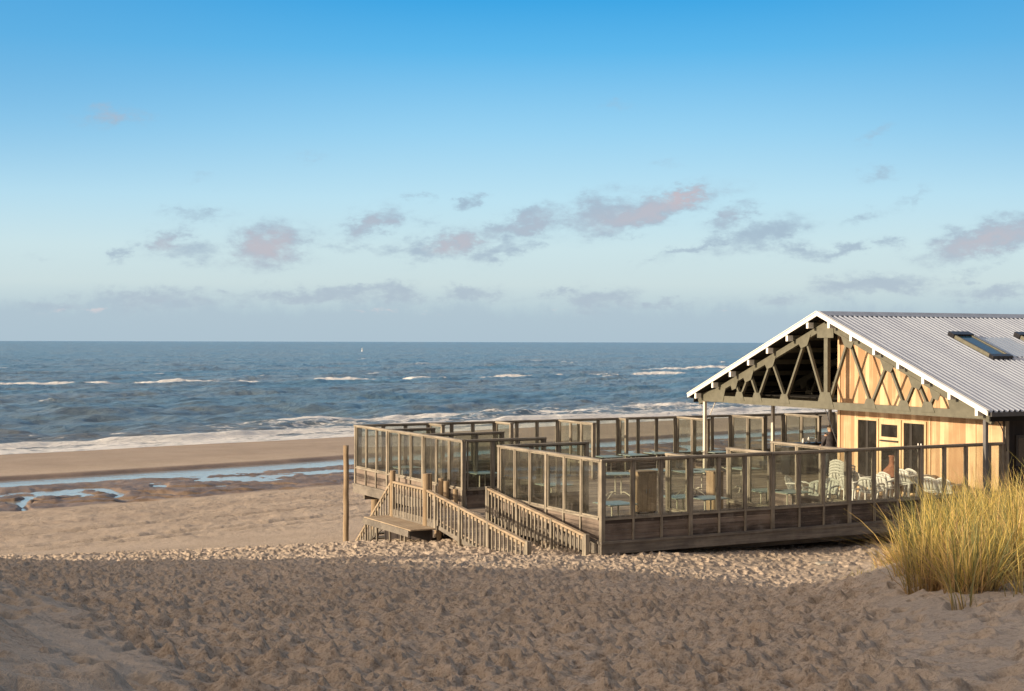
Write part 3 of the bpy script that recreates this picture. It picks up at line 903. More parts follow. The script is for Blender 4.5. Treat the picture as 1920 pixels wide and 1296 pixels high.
MB().box(.25, .30, -1.5, 1.6, -1.1, -.26).build('back_panel', M['black_wood'], bench)

o = MB(); o.cyl((0, 0, -1.9), (0, 0, 1.56), .088, .080, 16, 12, .006)
o = o.build('wooden_pole', M['pile'], None, loc=L2W(-1.9, 11.35), smooth=True)
tag(o, 'tall round wooden pole standing in the sand left of the stairs', 'pole')

# pavilion -------------------------------------------------------------
pav = tag(empty('beach_pavilion', L2W(12.9, 0), ROT), 'cedar clad beach pavilion with open trussed gable and grey corrugated roof', 'building')
PU = 12.9       # local x = u - PU
RV, RZT, EZ = 6.35, 5.56, 2.79
SL = (RZT - EZ) / (RV + .55)
sl_ang = math.atan(SL)
def roof_z(v): return RZT - abs(v - RV) * SL
def steel_roof():
    m, t, bs = new_mat('corrugated_roof')
    co = t.n('ShaderNodeTexCoord').outputs['Object']
    n = t.noise(t.mapping(co, (3, .4, 1)), 1.5, 5, .6)
    x = t.xyz(co)[0]
    sh = t.n('ShaderNodeTexWhiteNoise', noise_dimensions='1D'); t.put(sh.inputs['W'], t.m('FLOOR', t.m('DIVIDE', x, .9)))
    f = t.m('MULTIPLY_ADD', sh.outputs[0], .25, t.m('MULTIPLY', n, .75))
    t.put(bs.inputs['Base Color'], t.ramp(f, [(.2, (.31, .35, .44)), (.8, (.41, .46, .55))]))
    bs.inputs['Metallic'].default_value = .25; bs.inputs['Roughness'].default_value = .42
    return m
M['roof'] = steel_roof()
roof = None
for side in (-1, 1):
    mb = MB(); pitch = .20
    xs = np.arange(-1.16, 17.0, pitch / 8)
    rows = []
    ve = -.55 if side < 0 else 2 * RV + .55
    for tt in (0, .25, .5, .75, 1):
        v = ve + (RV - ve) * tt
        rows.append([(x, v, roof_z(v) + .046 * math.sin(2 * math.pi * x / pitch) + .004) for x in xs])
    mb.sheet(rows)
    r = mb.build('roof', M['roof'], pav, smooth=True)
    if side < 0: roof = r
    # dark boarding under the sheets
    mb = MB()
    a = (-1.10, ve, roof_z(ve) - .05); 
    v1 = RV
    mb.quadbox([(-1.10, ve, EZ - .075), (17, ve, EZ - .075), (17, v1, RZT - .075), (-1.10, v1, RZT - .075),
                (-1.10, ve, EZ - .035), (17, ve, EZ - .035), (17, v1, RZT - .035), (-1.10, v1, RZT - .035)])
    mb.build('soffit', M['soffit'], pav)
    # white barge board
    mb = MB(); tip = ve + side * .03
    mb.quadbox([(-1.205, tip, EZ - .095), (-1.165, tip, EZ - .095), (-1.165, v1, RZT - .085), (-1.205, v1, RZT - .085),
                (-1.205, tip, EZ + .04), (-1.165, tip, EZ + .04), (-1.165, v1, RZT + .05), (-1.205, v1, RZT + .05)])
    b = mb.build('barge_board', M['white'], pav)
    mb = MB()
    mb.quadbox([(-1.24, tip, EZ + .035), (-1.10, tip, EZ + .035), (-1.10, v1, RZT + .045), (-1.24, v1, RZT + .045),
                (-1.24, tip, EZ + .055), (-1.10, tip, EZ + .055), (-1.10, v1, RZT + .065), (-1.24, v1, RZT + .065)])
    mb.build('flashing', M['white'], b)
    for k in range(7):
        v = RV + side * (.5 + k)
        z = roof_z(v) - .075
        pu = MB().box(-.95, 17, v - .045, v + .045, z - .17, z - .012).build('purlin', M['truss'], pav)
        MB().box(-1.165, -.952, v - .05, v + .05, z - .20, z - .014).build('purlin_end', M['white'], pu)
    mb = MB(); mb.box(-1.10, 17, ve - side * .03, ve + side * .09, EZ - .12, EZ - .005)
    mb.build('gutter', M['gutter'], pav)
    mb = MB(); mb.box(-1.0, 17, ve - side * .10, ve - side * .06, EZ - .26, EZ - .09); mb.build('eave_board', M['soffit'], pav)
mb = MB()
pts = [(RV - .30, RZT - .30 * SL + .045), (RV, RZT + .06), (RV + .30, RZT - .30 * SL + .045), (RV + .30, RZT - .30 * SL + .03), (RV, RZT + .035), (RV - .30, RZT - .30 * SL + .03)]
mb.prism(pts, -1.10, 17); mb.build('ridge_cap', M['cap'], pav)

def truss(x):
    c = RV; cb, ct = 2.57, 2.80
    root = None
    mb = MB(); mb.box(x, x + .13, c - 6.75, c + 6.75, cb, ct)
    root = mb.build('truss', M['truss'], pav)
    def top_z(v): return roof_z(v) - .27 - .10
    for s in (-1, 1):
        mb = MB()
        a = Vector((x + .065, c + s * 6.75, top_z(c + 6.75) + .06)); b = Vector((x + .065, c + s * .02, top_z(c) + .0))
        mb.beam(a, b, .125, .19)
        mb.build('top_chord', M['truss'], root)
    MB().box(x + .005, x + .125, c - .085, c + .085, ct + .002, top_z(c) - .02).build('king_post', M['truss'], root)
    B = [0, 2.0, 3.42, 4.38]; T = [1.0, 2.72, 3.88, 4.66]
    for s in (-1, 1):
        pr = [(B[0] + .12, T[0]), (B[1], T[0]), (B[1], T[1]), (B[2], T[1]), (B[2], T[2]), (B[3], T[2]), (B[3], T[3])]
        for bb, tt in pr:
            MB().beam((x + .065, c + s * bb, ct - .02), (x + .065, c + s * tt, top_z(c + tt) - .02), .075, .095, (1, 0, 0)).build('diagonal', M['truss'], root)
        for t_ in T:
            mb = MB()
            zt = top_z(c + t_)
            k = .30 if t_ < 4 else .22
            vs = [(c + s * (t_ - k), zt + k * SL - .02), (c + s * (t_ + k), zt - k * SL - .02), (c + s * (t_ + k * .55), zt - k * SL - .22), (c + s * (t_ - k * .45), zt - .24)]
            if s < 0: vs = vs[::-1]
            mb.prism(vs, x - .018, x - .002).build('gusset_plate', M['truss'], root)
        for b_ in B[1:]:
            mb = MB()
            vs = [(c + s * (b_ - .28), cb + .10), (c + s * (b_ + .28), cb + .10), (c + s * (b_ + .15), ct + .17), (c + s * (b_ - .15), ct + .17)]
            if s < 0: vs = vs[::-1]
            mb.prism(vs, x - .018, x - .002).build('gusset_plate', M['truss'], root)
        # heel plates
        mb = MB()
        vs = [(c + s * 6.72, cb + .02), (c + s * 5.3, cb + .02), (c + s * 5.15, top_z(c + 5.15) - .06), (c + s * 5.35, top_z(c + 5.35) + .06), (c + s * 6.72, cb + .25)]
        if s > 0: vs = vs[::-1]
        mb.prism(vs, x - .018, x - .002)
        mb.build('gusset_plate', M['truss'], root)
    mb = MB()
    mb.prism([(c - .42, cb + .02), (c + .42, cb + .02), (c + .22, ct + .30), (c - .22, ct + .30)], x - .019, x - .003).build('gusset_plate', M['truss'], root)
    mb = MB()
    zt = top_z(c)
    mb.prism([(c - .38, zt - .40), (c + .38, zt - .40), (c + .38, zt - .12), (c + .10, zt + .04), (c - .10, zt + .04), (c - .38, zt - .12)], x - .019, x - .003)
    mb.build('gusset_plate', M['truss'], root)
    return root
truss(-.85)
truss(2.15)
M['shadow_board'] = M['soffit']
MB().box(.3, 5.2, 6.75, 12.6, 2.82, 2.85).build('dark_loft_panel', M['soffit'], pav)  # black panels added here and behind to keep the open roof space dark
mb = MB(); mb.prism([(6.45, 2.86), (12.7, 2.86), (12.7, roof_z(12.7) - .28), (RV + .2, roof_z(RV + .2) - .28)], 5.0, 5.05); mb.build('dark_loft_back', M['soffit'], pav)
# posts
def roof_post(x, v, mat):
    p = MB().box(x - .055, x + .055, v - .055, v + .055, -.3, 2.565).build('roof_post', mat, pav, bevel=.012)
    MB().box(x - .09, x + .09, v - .09, v + .09, .001, .02).build('base_plate', M['steel'], p)
for x in (-.80, 2.2, 4.85, 7.6, 10.4, 13.2):
    roof_post(x, 12.78, M['postpaint'])
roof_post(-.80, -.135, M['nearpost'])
roof_post(-.80 + .001, 9.2, M['postpaint']) if False else None
# knee brace at the far front post
MB().beam((-.70, 12.62, 2.10), (-.70, 12.30, 2.56), .02, .02).build('stay', M['postpaint'], pav)
# end wall, cedar, reaching from the near corner to the ridge line
def wall_prism(x0, x1, v0, v1, name, mat, z0=0.0):
    mb = MB(); pts = [(v0, z0), (v1, z0)]
    top = []
    if v0 < RV < v1: pts += [(v1, roof_z(v1) - .08), (RV, RZT - .08), (v0, roof_z(v0) - .08)]
    else: pts += [(v1, roof_z(v1) - .08), (v0, roof_z(v0) - .08)]
    return mb.prism(pts[::-1], x0, x1).build(name, mat, pav)
wall = wall_prism(0, .14, .0, 6.62, 'end_wall', M['cedar'])
MB().box(-.03, .16, 6.62, 6.74, 0, 4.9).build('corner_board', M['cedar'], pav)
MB().box(.14, 16.8, 6.60, 6.72, 0, 5.2).build('side_wall', M['cedar'], pav)
MB().box(-.012, .10, -.045, -.002, 0, 2.62).build('corner_board', M['black_wood'], pav)
MB().box(.10, 16.8, -.03, .05, 0, 2.60).build('front_wall', M['black_wood'], pav)
MB().box(.02, .16, -.07, -.032, 0, 2.60).build('corner_post', M['post'], pav)
for v in (1.0, 2.75, 5.9):
    MB().box(-.022, -.001, v - .035, v + .035, .0, 2.45).build('batten', M['cedar_trim'], wall)
def window(v0, v1, z0, z1, fw=.075, mull=None):
    f = MB()
    f.box(-.045, -.001, v0, v0 + fw, z0, z1); f.box(-.045, -.001, v1 - fw, v1, z0, z1)
    f.box(-.044, -.001, v0 + fw, v1 - fw, z1 - fw, z1); f.box(-.044, -.001, v0 + fw, v1 - fw, z0, z0 + fw)
    w = f.build('window', M['cedar_trim'], pav)
    MB().box(-.018, -.003, v0 + fw, v1 - fw, z0 + fw, z1 - fw).build('pane', M['winglass'], w)
    if mull is not None:
        MB().box(-.032, -.019, mull - .05, mull + .05, z0 + fw, z1 - fw).build('mullion', M['mullion_dark'], w)
    MB().box(-.075, -.046, v0 - .03, v1 + .03, z0 - .03, z0 + .012).build('sill', M['cedar_trim'], w)
    return w
window(4.87, 5.85, .12, 2.33, mull=5.38)
w3 = window(2.87, 3.86, .12, 2.33, mull=3.5)
# white letter on the pane of the right window
mb = MB(); mb.box(-.026, -.0195, 3.19, 3.225, 1.42, 1.68); mb.box(-.026, -.0195, 3.07, 3.105, 1.42, 1.68); mb.box(-.0255, -.0195, 3.105, 3.19, 1.53, 1.57)
mb.build('letter_sign', M['white'], w3)
d = MB(); d.box(-.045, -.001, 3.90, 4.83, .02, 2.33)
door = d.build('door', M['cedar_trim'], pav)
MB().box(-.062, -.046, 4.05, 4.72, 1.80, 2.17).build('pane', M['winglass'], door)
MB().box(-.058, -.046, 4.05, 4.72, .35, 1.45).build('pane', M['winglass'], door)
MB().box(-.11, -.046, 4.0, 4.75, 1.66, 1.70).build('ledge', M['mullion_dark'], door)
MB().tube([(-.05, 4.10, 1.05), (-.10, 4.10, 1.05), (-.10, 4.10, 1.2), (-.05, 4.10, 1.2)], .012, 6).build('handle', M['steel'], door)
# dark front wall window and hanging cable
f = MB(); f.box(.45, 1.9, -.06, -.031, 1.25, 2.1); f = f.build('window', M['mullion_dark'], pav)
MB().box(.52, 1.83, -.068, -.061, 1.32, 2.03).build('pane', M['winglass'], f)
MB().tube([Vector((-.45 + .50 * math.sin(t * 1.3), -.10, 2.58 - .9 * t ** 1.7)) for t in np.linspace(0, 1, 9)], .014, 6).build('cable', M['black'], pav)
# skylights on the near slope
def skylight(u0, u1, v0, v1):
    def R_(u, v, h): return (u - PU, v - h * math.sin(sl_ang), roof_z(v) + h * math.cos(sl_ang))
    def slab(mb, u0, u1, v0, v1, h0, h1):
        mb.quadbox([R_(u0, v0, h0), R_(u1, v0, h0), R_(u1, v1, h0), R_(u0, v1, h0), R_(u0, v0, h1), R_(u1, v0, h1), R_(u1, v1, h1), R_(u0, v1, h1)])
    mb = MB(); f = .07
    slab(mb, u0, u0 + f, v0, v1, -.02, .13); slab(mb, u1 - f, u1, v0, v1, -.02, .13)
    s_ = mb.build('skylight', M['truss'], roof)
    s_.parent = pav
    mb = MB(); slab(mb, u0 - .04, u1 + .04, v1 - .10, v1 + .14, -.02, .16); mb.build('top_flashing', M['black'], s_)
    mb = MB(); slab(mb, u0 - .02, u1 + .04, v0 - .10, v0 + .06, -.02, .135); mb.build('bottom_flashing', M['black'], s_)
    mb = MB(); slab(mb, u0 + f, u1 - f, v0 + .06, v1 - .10, .06, .10); mb.build('pane', M['skyglass'], s_)
    # lead apron on the sheets beside it
    return s_
skylight(15.45, 16.22, 2.88, 4.46)
skylight(18.31, 19.20, 2.88, 4.46)
M['palesheet'] = plain('pale_smooth_sheet', (.42, .48, .55), .25, var=.06, spec=.6)  # flat pale blue-grey plate laid on the roof sheets
mb = MB()
for (a, b) in ((16.40, 17.85),):
    k = math.cos(sl_ang)
    mb.quadbox([(a - PU, 2.95, roof_z(2.95) + .028), (b - PU, 2.95, roof_z(2.95) + .028), (b - PU, 4.40, roof_z(4.40) + .028), (a - PU, 4.40, roof_z(4.40) + .028),
                (a - PU, 2.95, roof_z(2.95) + .040), (b - PU, 2.95, roof_z(2.95) + .040), (b - PU, 4.40, roof_z(4.40) + .040), (a - PU, 4.40, roof_z(4.40) + .040)])
mb.build('pale_roof_sheet', M['palesheet'], pav)

# ------------------------------------------------------------------ terrace furniture
def make_table():
    root = tag(empty('cafe_table', (0, 0, 0)), 'x', 'table', 'mint glass topped tables on the terrace')
    mb = MB(); mb.box(-.40, .40, -.40, .40, .715, .74); mb.build('tabletop', M['mint'], root, bevel=.006)
    for x in (-.09, .09):
        MB().cyl((x, 0, .12), (x, 0, .714), .020, n=10).build('column', M['offwhite'], root)
    MB().box(-.20, .20, -.03, .03, .695, .713).build('top_bracket', M['offwhite'], root)
    for a in (35, 145, 215, 325):
        c, s = math.cos(R(a)), math.sin(R(a))
        x0 = .09 if c > 0 else -.09
        MB().tube([(x0, 0, .17), (x0 + c * .12, s * .12, .18), (c * .34, s * .30, .11), (c * .46, s * .40, .012)], [.018, .018, .016, .014], 8).build('foot', M['offwhite'], root)
    return root
proto = make_table()
TABLES = [  # px, depth, turn, label
 (1160, 42.3, 10, 'mint table on curved feet seen through the first front pane'),
 (1154, 34.5, 28, 'mint table close behind the first pane by the near corner'),
 (1232, 43.4, 40, 'mint table seen through the second front pane'),
 (1276, 36.0, 28, 'mint table tight behind the third pane of the first front bay'),
 (1296, 43.0, 20, 'mint table half hidden by the post between first and second front bays'),
 (1328, 35.8, 28, 'mint table tight behind the first pane of the second front bay'),
 (1322, 43.6, 5, 'mint table with curved feet deep inside the second front bay'),
 (1395, 44.2, 30, 'mint table deep inside, right of the middle lit wing screen'),
 (1433, 37.6, 28, 'mint table low behind the last pane of the second front bay'),
 (1482, 37.3, 28, 'mint table before the white reclining chair'),
 (1345, 50.8, 28, 'mint table standing above the front rail near the sea side, beside the roof post'),
 (1142, 48.6, 28, 'mint table near the sea side, leftmost of those above the corner rail'),
 (1188, 49.4, 28, 'mint table near the sea side, middle one above the corner rail'),
 (1236, 50.2, 28, 'mint table near the sea side, right one above the front rail'),
 (1040, 39.0, 28, 'mint table behind the left lit glass bay beside the corner'),
 (905, 42.5, 28, 'mint table behind the dark glass wing of the stair opening'),
 (760, 44.3, 28, 'mint table behind the sunlit glass left of the landing'),
]
for i, (px, d, a, lab) in enumerate(TABLES):
    o = proto if i == 0 else copy_tree(proto)
    u, v = at_px(px, d); o.location = L2W(u, v); o.rotation_euler.z = R(a); o['label'] = lab

def make_chair():
    root = tag(empty('plastic_armchair', (0, 0, 0)), 'x', 'chair', 'white plastic armchairs near the pavilion wall')
    rows = []
    for y in np.linspace(-.24, .22, 6):
        rows.append([(x, y, .44 - .035 * (1 - (x / .25) ** 2) + (.02 if y < -.2 else 0) - .03 * (y + .24)) for x in np.linspace(-.25, .25, 7)])
    MB().sheet(rows).build('seat', M['plastic'], root, smooth=True, solid=.018)
    # back with a curved top and slots between five slats, one mesh
    def back(x, t):
        top = .85 - .09 * (x / .25) ** 2
        z = .42 + (top - .42) * t
        return (x * (1 + .04 * t), .22 + .13 * t - .05 * (1 - (x / .25) ** 2) * 0 - .06 * (x / .25) ** 2, z)
    mb = MB(); xs = np.linspace(-.25, .25, 11)
    for k0, k1 in ((0, 2.7), (3.2, 4.7), (5.3, 6.8), (7.3, 10)):
        mb.sheet([[back(-.25 + .05 * (k0 + (k1 - k0) * j / 3), t) for j in range(4)] for t in np.linspace(.1, .84, 6)])
    mb.sheet([[back(x, t) for x in xs] for t in (.84, .92, 1.0)])
    mb.sheet([[back(x, t) for x in xs] for t in (0, .10)])
    mb.build('backrest', M['plastic'], root, smooth=True, solid=.016)
    for s in (-1, 1):
        MB().tube([(s * .26, .27, .64), (s * .29, .10, .66), (s * .30, -.12, .655), (s * .29, -.24, .62), (s * .275, -.26, .5)], [.02, .026, .028, .024, .02], 8).build('armrest', M['plastic'], root, smooth=True)
        MB().beam((s * .27, -.25, .52), (s * .30, -.30, 0), .055, .035, (1, 0, 0)).build('leg', M['plastic'], root)
        MB().beam((s * .23, .22, .44), (s * .27, .31, 0), .055, .035, (1, 0, 0)).build('leg', M['plastic'], root)
    return root
cproto = make_chair()
CH = []   # px, depth, turn, z, label
for k in range(5):
    CH.append((1578, 42.3, 200, k * .085, ['lowest white chair of the tall stack by the fourth front bay', 'second white chair up in the tall stack', 'third white chair in the tall stack', 'second white chair from the top of the tall stack', 'topmost white chair of the tall stack by the fourth front bay'][k]))
CH += [(1598, 41.0, 190, 0, 'white chair pushed against the foot of the tall stack'),
       (1497, 40.4, 120, 0, 'white chair leaning back alone left of the others, side on'),
       (1530, 38.9, 35, 0, 'white chair seen from behind before the tall stack, left of two'),
       (1549, 39.6, 20, 0, 'white chair seen from behind before the tall stack, right of two'),
       (1619, 42.4, 170, 0, 'white chair of the row, left end, back to the window'),
       (1634, 40.3, 205, 0, 'white chair in front of the row, filling the fourth bay pane'),
       (1661, 41.2, 188, 0, 'white chair standing before the glazed door'),
       (1672, 42.0, 180, .0, 'white chair half behind the one at the door'),
       (1704, 41.0, 184, .18, 'white chair set on the low black bench, left of two'),
       (1722, 41.1, 176, .18, 'white chair set on the low black bench, right of two'),
       (1753, 40.6, 195, 0, 'white chair before plain cedar boards, behind the fifth bay'),
       (1782, 40.2, 185, 0, 'white chair furthest right, half hidden by dune grass')]
for i, (px, d, a, z, lab) in enumerate(CH):
    o = cproto if i == 0 else copy_tree(cproto)
    u, v = at_px(px, d)
    o.location = L2W(u, v - z * .12, z); o.rotation_euler.z = R(a + 28 - 90); o['label'] = lab
# low black bench, terracotta stove, dark cabinets
u, v = at_px(1713, 41.0)
o = tag(empty('low_black_bench', L2W(u, v), ROT), 'low black slatted bench carrying two white chairs', 'bench')
mb = MB()
for k in range(6): mb.box(-.75, .75, -.32 + k * .11, -.32 + k * .11 + .095, .145, .175)
mb.build('seat', M['black'], o)
for x in (-.65, .65): MB().box(x - .04, x + .04, -.28, .30, 0, .143).build('leg', M['black'], o)
u, v = at_px(1674, 42.6)
o = tag(empty('clay_stove', L2W(u, v), ROT), 'reddish terracotta garden stove in front of the glazed door', 'stove')
MB().lathe([(.10, .22), (.24, .28), (.33, .45), (.34, .62), (.27, .82), (.14, .95), (.10, 1.02), (.10, 1.22), (.125, 1.25)], 20).build('body', M['clay'], o, smooth=True)
MB().lathe([(.07, 1.2505), (.11, 1.2505), (.10, 1.27)], 14).build('rim', M['clay'], o)
for a in (90, 210, 330):
    MB().beam((.16 * math.cos(R(a)), .16 * math.sin(R(a)), .27), (.27 * math.cos(R(a)), .27 * math.sin(R(a)), 0), .025, .025, (1, 0, 0)).build('leg', M['black'], o)
MB().box(-.352, -.30, -.13, .13, .42, .66).build('fire_opening', M['black'], o)
def cabinet(px, d, w, dp, h, lab, mat, items):
    u, v = at_px(px, d)
    o = tag(empty('storage_cabinet', L2W(u, v), ROT), lab, 'cabinet')
    MB().box(-w / 2, w / 2, -dp / 2, dp / 2, .06, h).build('body', mat, o, bevel=.01)
    MB().box(-w / 2 - .02, w / 2 + .02, -dp / 2 - .02, dp / 2 + .02, h + .001, h + .035).build('top', mat, o)
    for s in (-1, 1):
        MB().box(s * w / 4 - w / 4 + .02, s * w / 4 + w / 4 - .02, -dp / 2 - .016, -dp / 2 - .001, .10, h - .04).build('door', mat, o)
        MB().box(s * .05 - .01, s * .05 + .01, -dp / 2 - .035, -dp / 2 - .017, h * .5, h * .5 + .12).build('handle', M['steel'], o)
    for x in (-w / 2 + .06, w / 2 - .06): MB().box(x - .03, x + .03, -dp / 2 + .03, dp / 2 - .03, 0, .059).build('foot', M['black'], o)
    for (x, hh_, r) in items:
        p = L2W(*(np.array([u, v]) + np.array([x, 0])), h + .036)
        c = MB().lathe([(r * .8, 0), (r, .02), (r * .95, hh_ * .6), (r * .5, hh_ * .8), (r * .45, hh_)], 12).build('jug', M['plastic'], None, smooth=True, loc=p)
        tag(c, '%s white jug on top of the black cabinet under the roof' % ('left' if x < -.2 else 'middle' if x < .1 else 'right'), 'jug', 'white jugs on the cabinets')
cabinet(1519, 50.6, 1.05, .5, 1.05, 'black two door cabinet with white jugs near the sea side under the roof', M['black'], [(-.3, .16, .05), (-.05, .2, .055), (.28, .14, .05)])
cabinet(1484, 50.0, .55, .45, .95, 'narrower black cabinet left of the wide black one under the roof', M['black'], [])
cabinet(1207, 38.6, .62, .4, 1.12, 'tan timber cabinet behind the second pane of the first front bay', M['pile'], [])
cabinet(1341, 38.8, .34, .34, 1.10, 'slim tan timber cabinet behind the second front bay', M['pile'], [])
# parasol pole stored upright with tan cover, seen behind the corner
# ------------------------------------------------------------------ the person looking out to sea
def person(px, d):
    u, v = at_px(px, d)
    root = tag(empty('person', L2W(u, v), ROT - R(8)), 'person with short light hair in a dark grey jacket, seen from behind', 'person')
    me = bpy.data.meshes.new('body')
    J = {'pelvis': (0, 0, .95), 'waist': (0, .01, 1.08), 'chest': (0, -.01, 1.32), 'neck0': (0, .01, 1.46), 'neck': (0, .02, 1.52), 'head': (0, .035, 1.62), 'crown': (0, .03, 1.70)}
    R_ = {'pelvis': (.16, .115), 'waist': (.145, .105), 'chest': (.175, .12), 'neck0': (.075, .07), 'neck': (.055, .058), 'head': (.075, .092), 'crown': (.062, .075)}
    E = [('pelvis', 'waist'), ('waist', 'chest'), ('chest', 'neck0'), ('neck0', 'neck'), ('neck', 'head'), ('head', 'crown')]
    for s, n in ((-1, 'l'), (1, 'r')):
        J['sh' + n] = (s * .19, 0, 1.42); J['el' + n] = (s * .255, .03, 1.14); J['wr' + n] = (s * .20, .20, 1.03)
        R_['sh' + n] = (.062, .065); R_['el' + n] = (.044, .046); R_['wr' + n] = (.028, .030)
        J['pa' + n] = (s * .175, .27, 1.045); R_['pa' + n] = (.036, .018)
        J['hip' + n] = (s * .095, 0, .88); J['kn' + n] = (s * .11, .015, .48); J['an' + n] = (s * .12, -.02, .09); J['to' + n] = (s * .14, .15, .035)
        R_['hip' + n] = (.095, .10); R_['kn' + n] = (.06, .062); R_['an' + n] = (.040, .044); R_['to' + n] = (.042, .03)
        E += [('chest', 'sh' + n), ('sh' + n, 'el' + n), ('el' + n, 'wr' + n), ('wr' + n, 'pa' + n), ('pelvis', 'hip' + n), ('hip' + n, 'kn' + n), ('kn' + n, 'an' + n), ('an' + n, 'to' + n)]
        for k in range(4):
            b = (s * (.155 + .018 * k), .315, 1.052 - .002 * k); c = (s * (.15 + .020 * k), .345, 1.030)
            J['f%s%d' % (n, k)] = b; J['g%s%d' % (n, k)] = c
            R_['f%s%d' % (n, k)] = (.009, .009); R_['g%s%d' % (n, k)] = (.008, .008)
            E += [('pa' + n, 'f%s%d' % (n, k)), ('f%s%d' % (n, k), 'g%s%d' % (n, k))]
        J['t' + n] = (s * .135, .275, 1.035); R_['t' + n] = (.011, .011); E.append(('pa' + n, 't' + n))
    names = list(J); idx = {n: i for i, n in enumerate(names)}
    me.from_pydata([J[n] for n in names], [(idx[a], idx[b]) for a, b in E], [])
    o = bpy.data.objects.new('body', me); C.objects.link(o); o.parent = root
    md = o.modifiers.new('skin', 'SKIN'); md.use_smooth_shade = True
    if not me.skin_vertices: me.skin_vertices.new()
    sv = me.skin_vertices[0].data
    for n in names: sv[idx[n]].radius = R_[n]
    sv[idx['pelvis']].use_root = True
    o.modifiers.new('ss', 'SUBSURF').levels = 2
    o.modifiers['ss'].render_levels = 2
    me.materials.append(M['skin'])
    # jacket: torso shell with collar, sleeves; trousers; hair; shoes
    def shell(secs, n=18):
        mb = MB(); 
        rows = []
        for (z, cx, cy, rx, ry) in secs:
            rows.append([(cx + rx * math.cos(a), cy + ry * math.sin(a), z) for a in np.linspace(0, 2 * math.pi, n + 1)])
        return mb.sheet(rows)
    mb = shell([(.80, 0, .0, .20, .145), (.95, 0, 0, .205, .15), (1.10, 0, 0, .19, .14), (1.28, 0, -.005, .215, .15), (1.38, 0, 0, .225, .135), (1.45, 0, .005, .14, .10), (1.50, 0, .012, .085, .082), (1.54, 0, .02, .080, .080)])
    for s in (-1, 1):
        mb.tube([(s * .16, 0, 1.42), (s * .215, 0, 1.38), (s * .265, .02, 1.15), (s * .235, .12, 1.07), (s * .203, .19, 1.035)], [.08, .078, .064, .056, .048], 12)
    mb.build('jacket', M['coat'], root, smooth=True)
    mb = shell([(.78, 0, 0, .16, .12), (.90, 0, 0, .185, .14), (.98, 0, 0, .17, .13)])
    for s in (-1, 1): mb.tube([(s * .09, 0, .90), (s * .105, .01, .5), (s * .12, -.01, .08)], [.105, .08, .065], 12)
    mb.build('trousers', M['trousers'], root, smooth=True)
    mb = MB(); rows = []
    for i, ph in enumerate(np.linspace(0.02, 1.0, 9)):
        th = ph * math.pi * .60
        rows.append([(.090 * math.sin(th) * math.cos(a), .025 + .112 * math.sin(th) * math.sin(a) - (.0 if math.sin(a) < 0 else .02 * ph), 1.655 + .100 * math.cos(th) + (.055 * max(0, math.sin(a)) if ph > .6 else 0)) for a in np.linspace(0, 2 * math.pi, 21)])
    mb.sheet(rows).build('hair', M['hair'], root, smooth=True)
    for s in (-1, 1):
        mb = MB(); mb.tube([(s * .12, -.06, .05), (s * .125, .03, .055), (s * .135, .13, .04), (s * .14, .19, .03)], [.045, .05, .045, .03], 10); mb.build('shoe', M['black'], root, smooth=True)
        MB().tube([(s * .078, .03, 1.60), (s * .087, .035, 1.62), (s * .078, .03, 1.645)], [.012, .016, .012], 6).build('ear', M['skin'], root, smooth=True)
        MB().lathe([(.001, -.012), (.011, 0), (.001, .012)], 8).build('eye', M['trousers'], root, loc=(s * .032, .118, 1.635))
    MB().tube([(0, .115, 1.64), (0, .137, 1.605), (0, .118, 1.595)], [.008, .014, .010], 6).build('nose', M['skin'], root, smooth=True)
    MB().tube([(-.022, .115, 1.572), (0, .122, 1.57), (.022, .115, 1.572)], [.004, .006, .004], 6).build('mouth', M['clay'], root)
    return root
person(1557, 49.6)
# white bag strap / folded parasol beside the person
u, v = at_px(1573, 49.2)
o = tag(empty('folded_parasol', L2W(u, v), ROT), 'slim folded white parasol leaning beside the person', 'parasol')
MB().cyl((-.22, 0, 1.62), (.12, 0, 0), .016, n=8).build('pole', M['steel'], o)
MB().lathe([(.015, -.02), (.05, .1), (.07, .5), (.03, .75), (.01, .8)], 12).build('canopy', M['plastic'], o, smooth=True)
o.children[-1].location = (-.09, 0, .92); o.children[-1].rotation_euler = (0, -.21, 0)

# buoy far out
o = tag(empty('sea_buoy', (-(960 - 679) / FPX * 1150, 1150, SEA)), 'tiny white buoy far out on the sea near the horizon', 'buoy')
MB().lathe([(.5, -.4), (.6, 0), (.6, .3), (.3, .5), (.2, 1.9), (.3, 2.0), (.3, 2.4), (.1, 2.5)], 14).build('float', M['buoy'], o, smooth=True)
MB().cyl((0, 0, 2.5), (0, 0, 3.0), .08, n=8).build('lamp', M['buoy'], o)
# concrete slab end buried in the sand under the front of the deck
u, v = at_px(1548, 33.2)
zz = float(ground(np.array([L2W(u, v).x]), np.array([L2W(u, v).y]))[0][0])
o = MB().box(-.20, .20, -.12, .12, -.25, .07).build('concrete_block', M['concrete'], None, loc=(L2W(u, v).x, L2W(u, v).y, zz), rz=.3, bevel=.02)
tag(o, 'half buried grey concrete block on the sand below the deck edge', 'block')

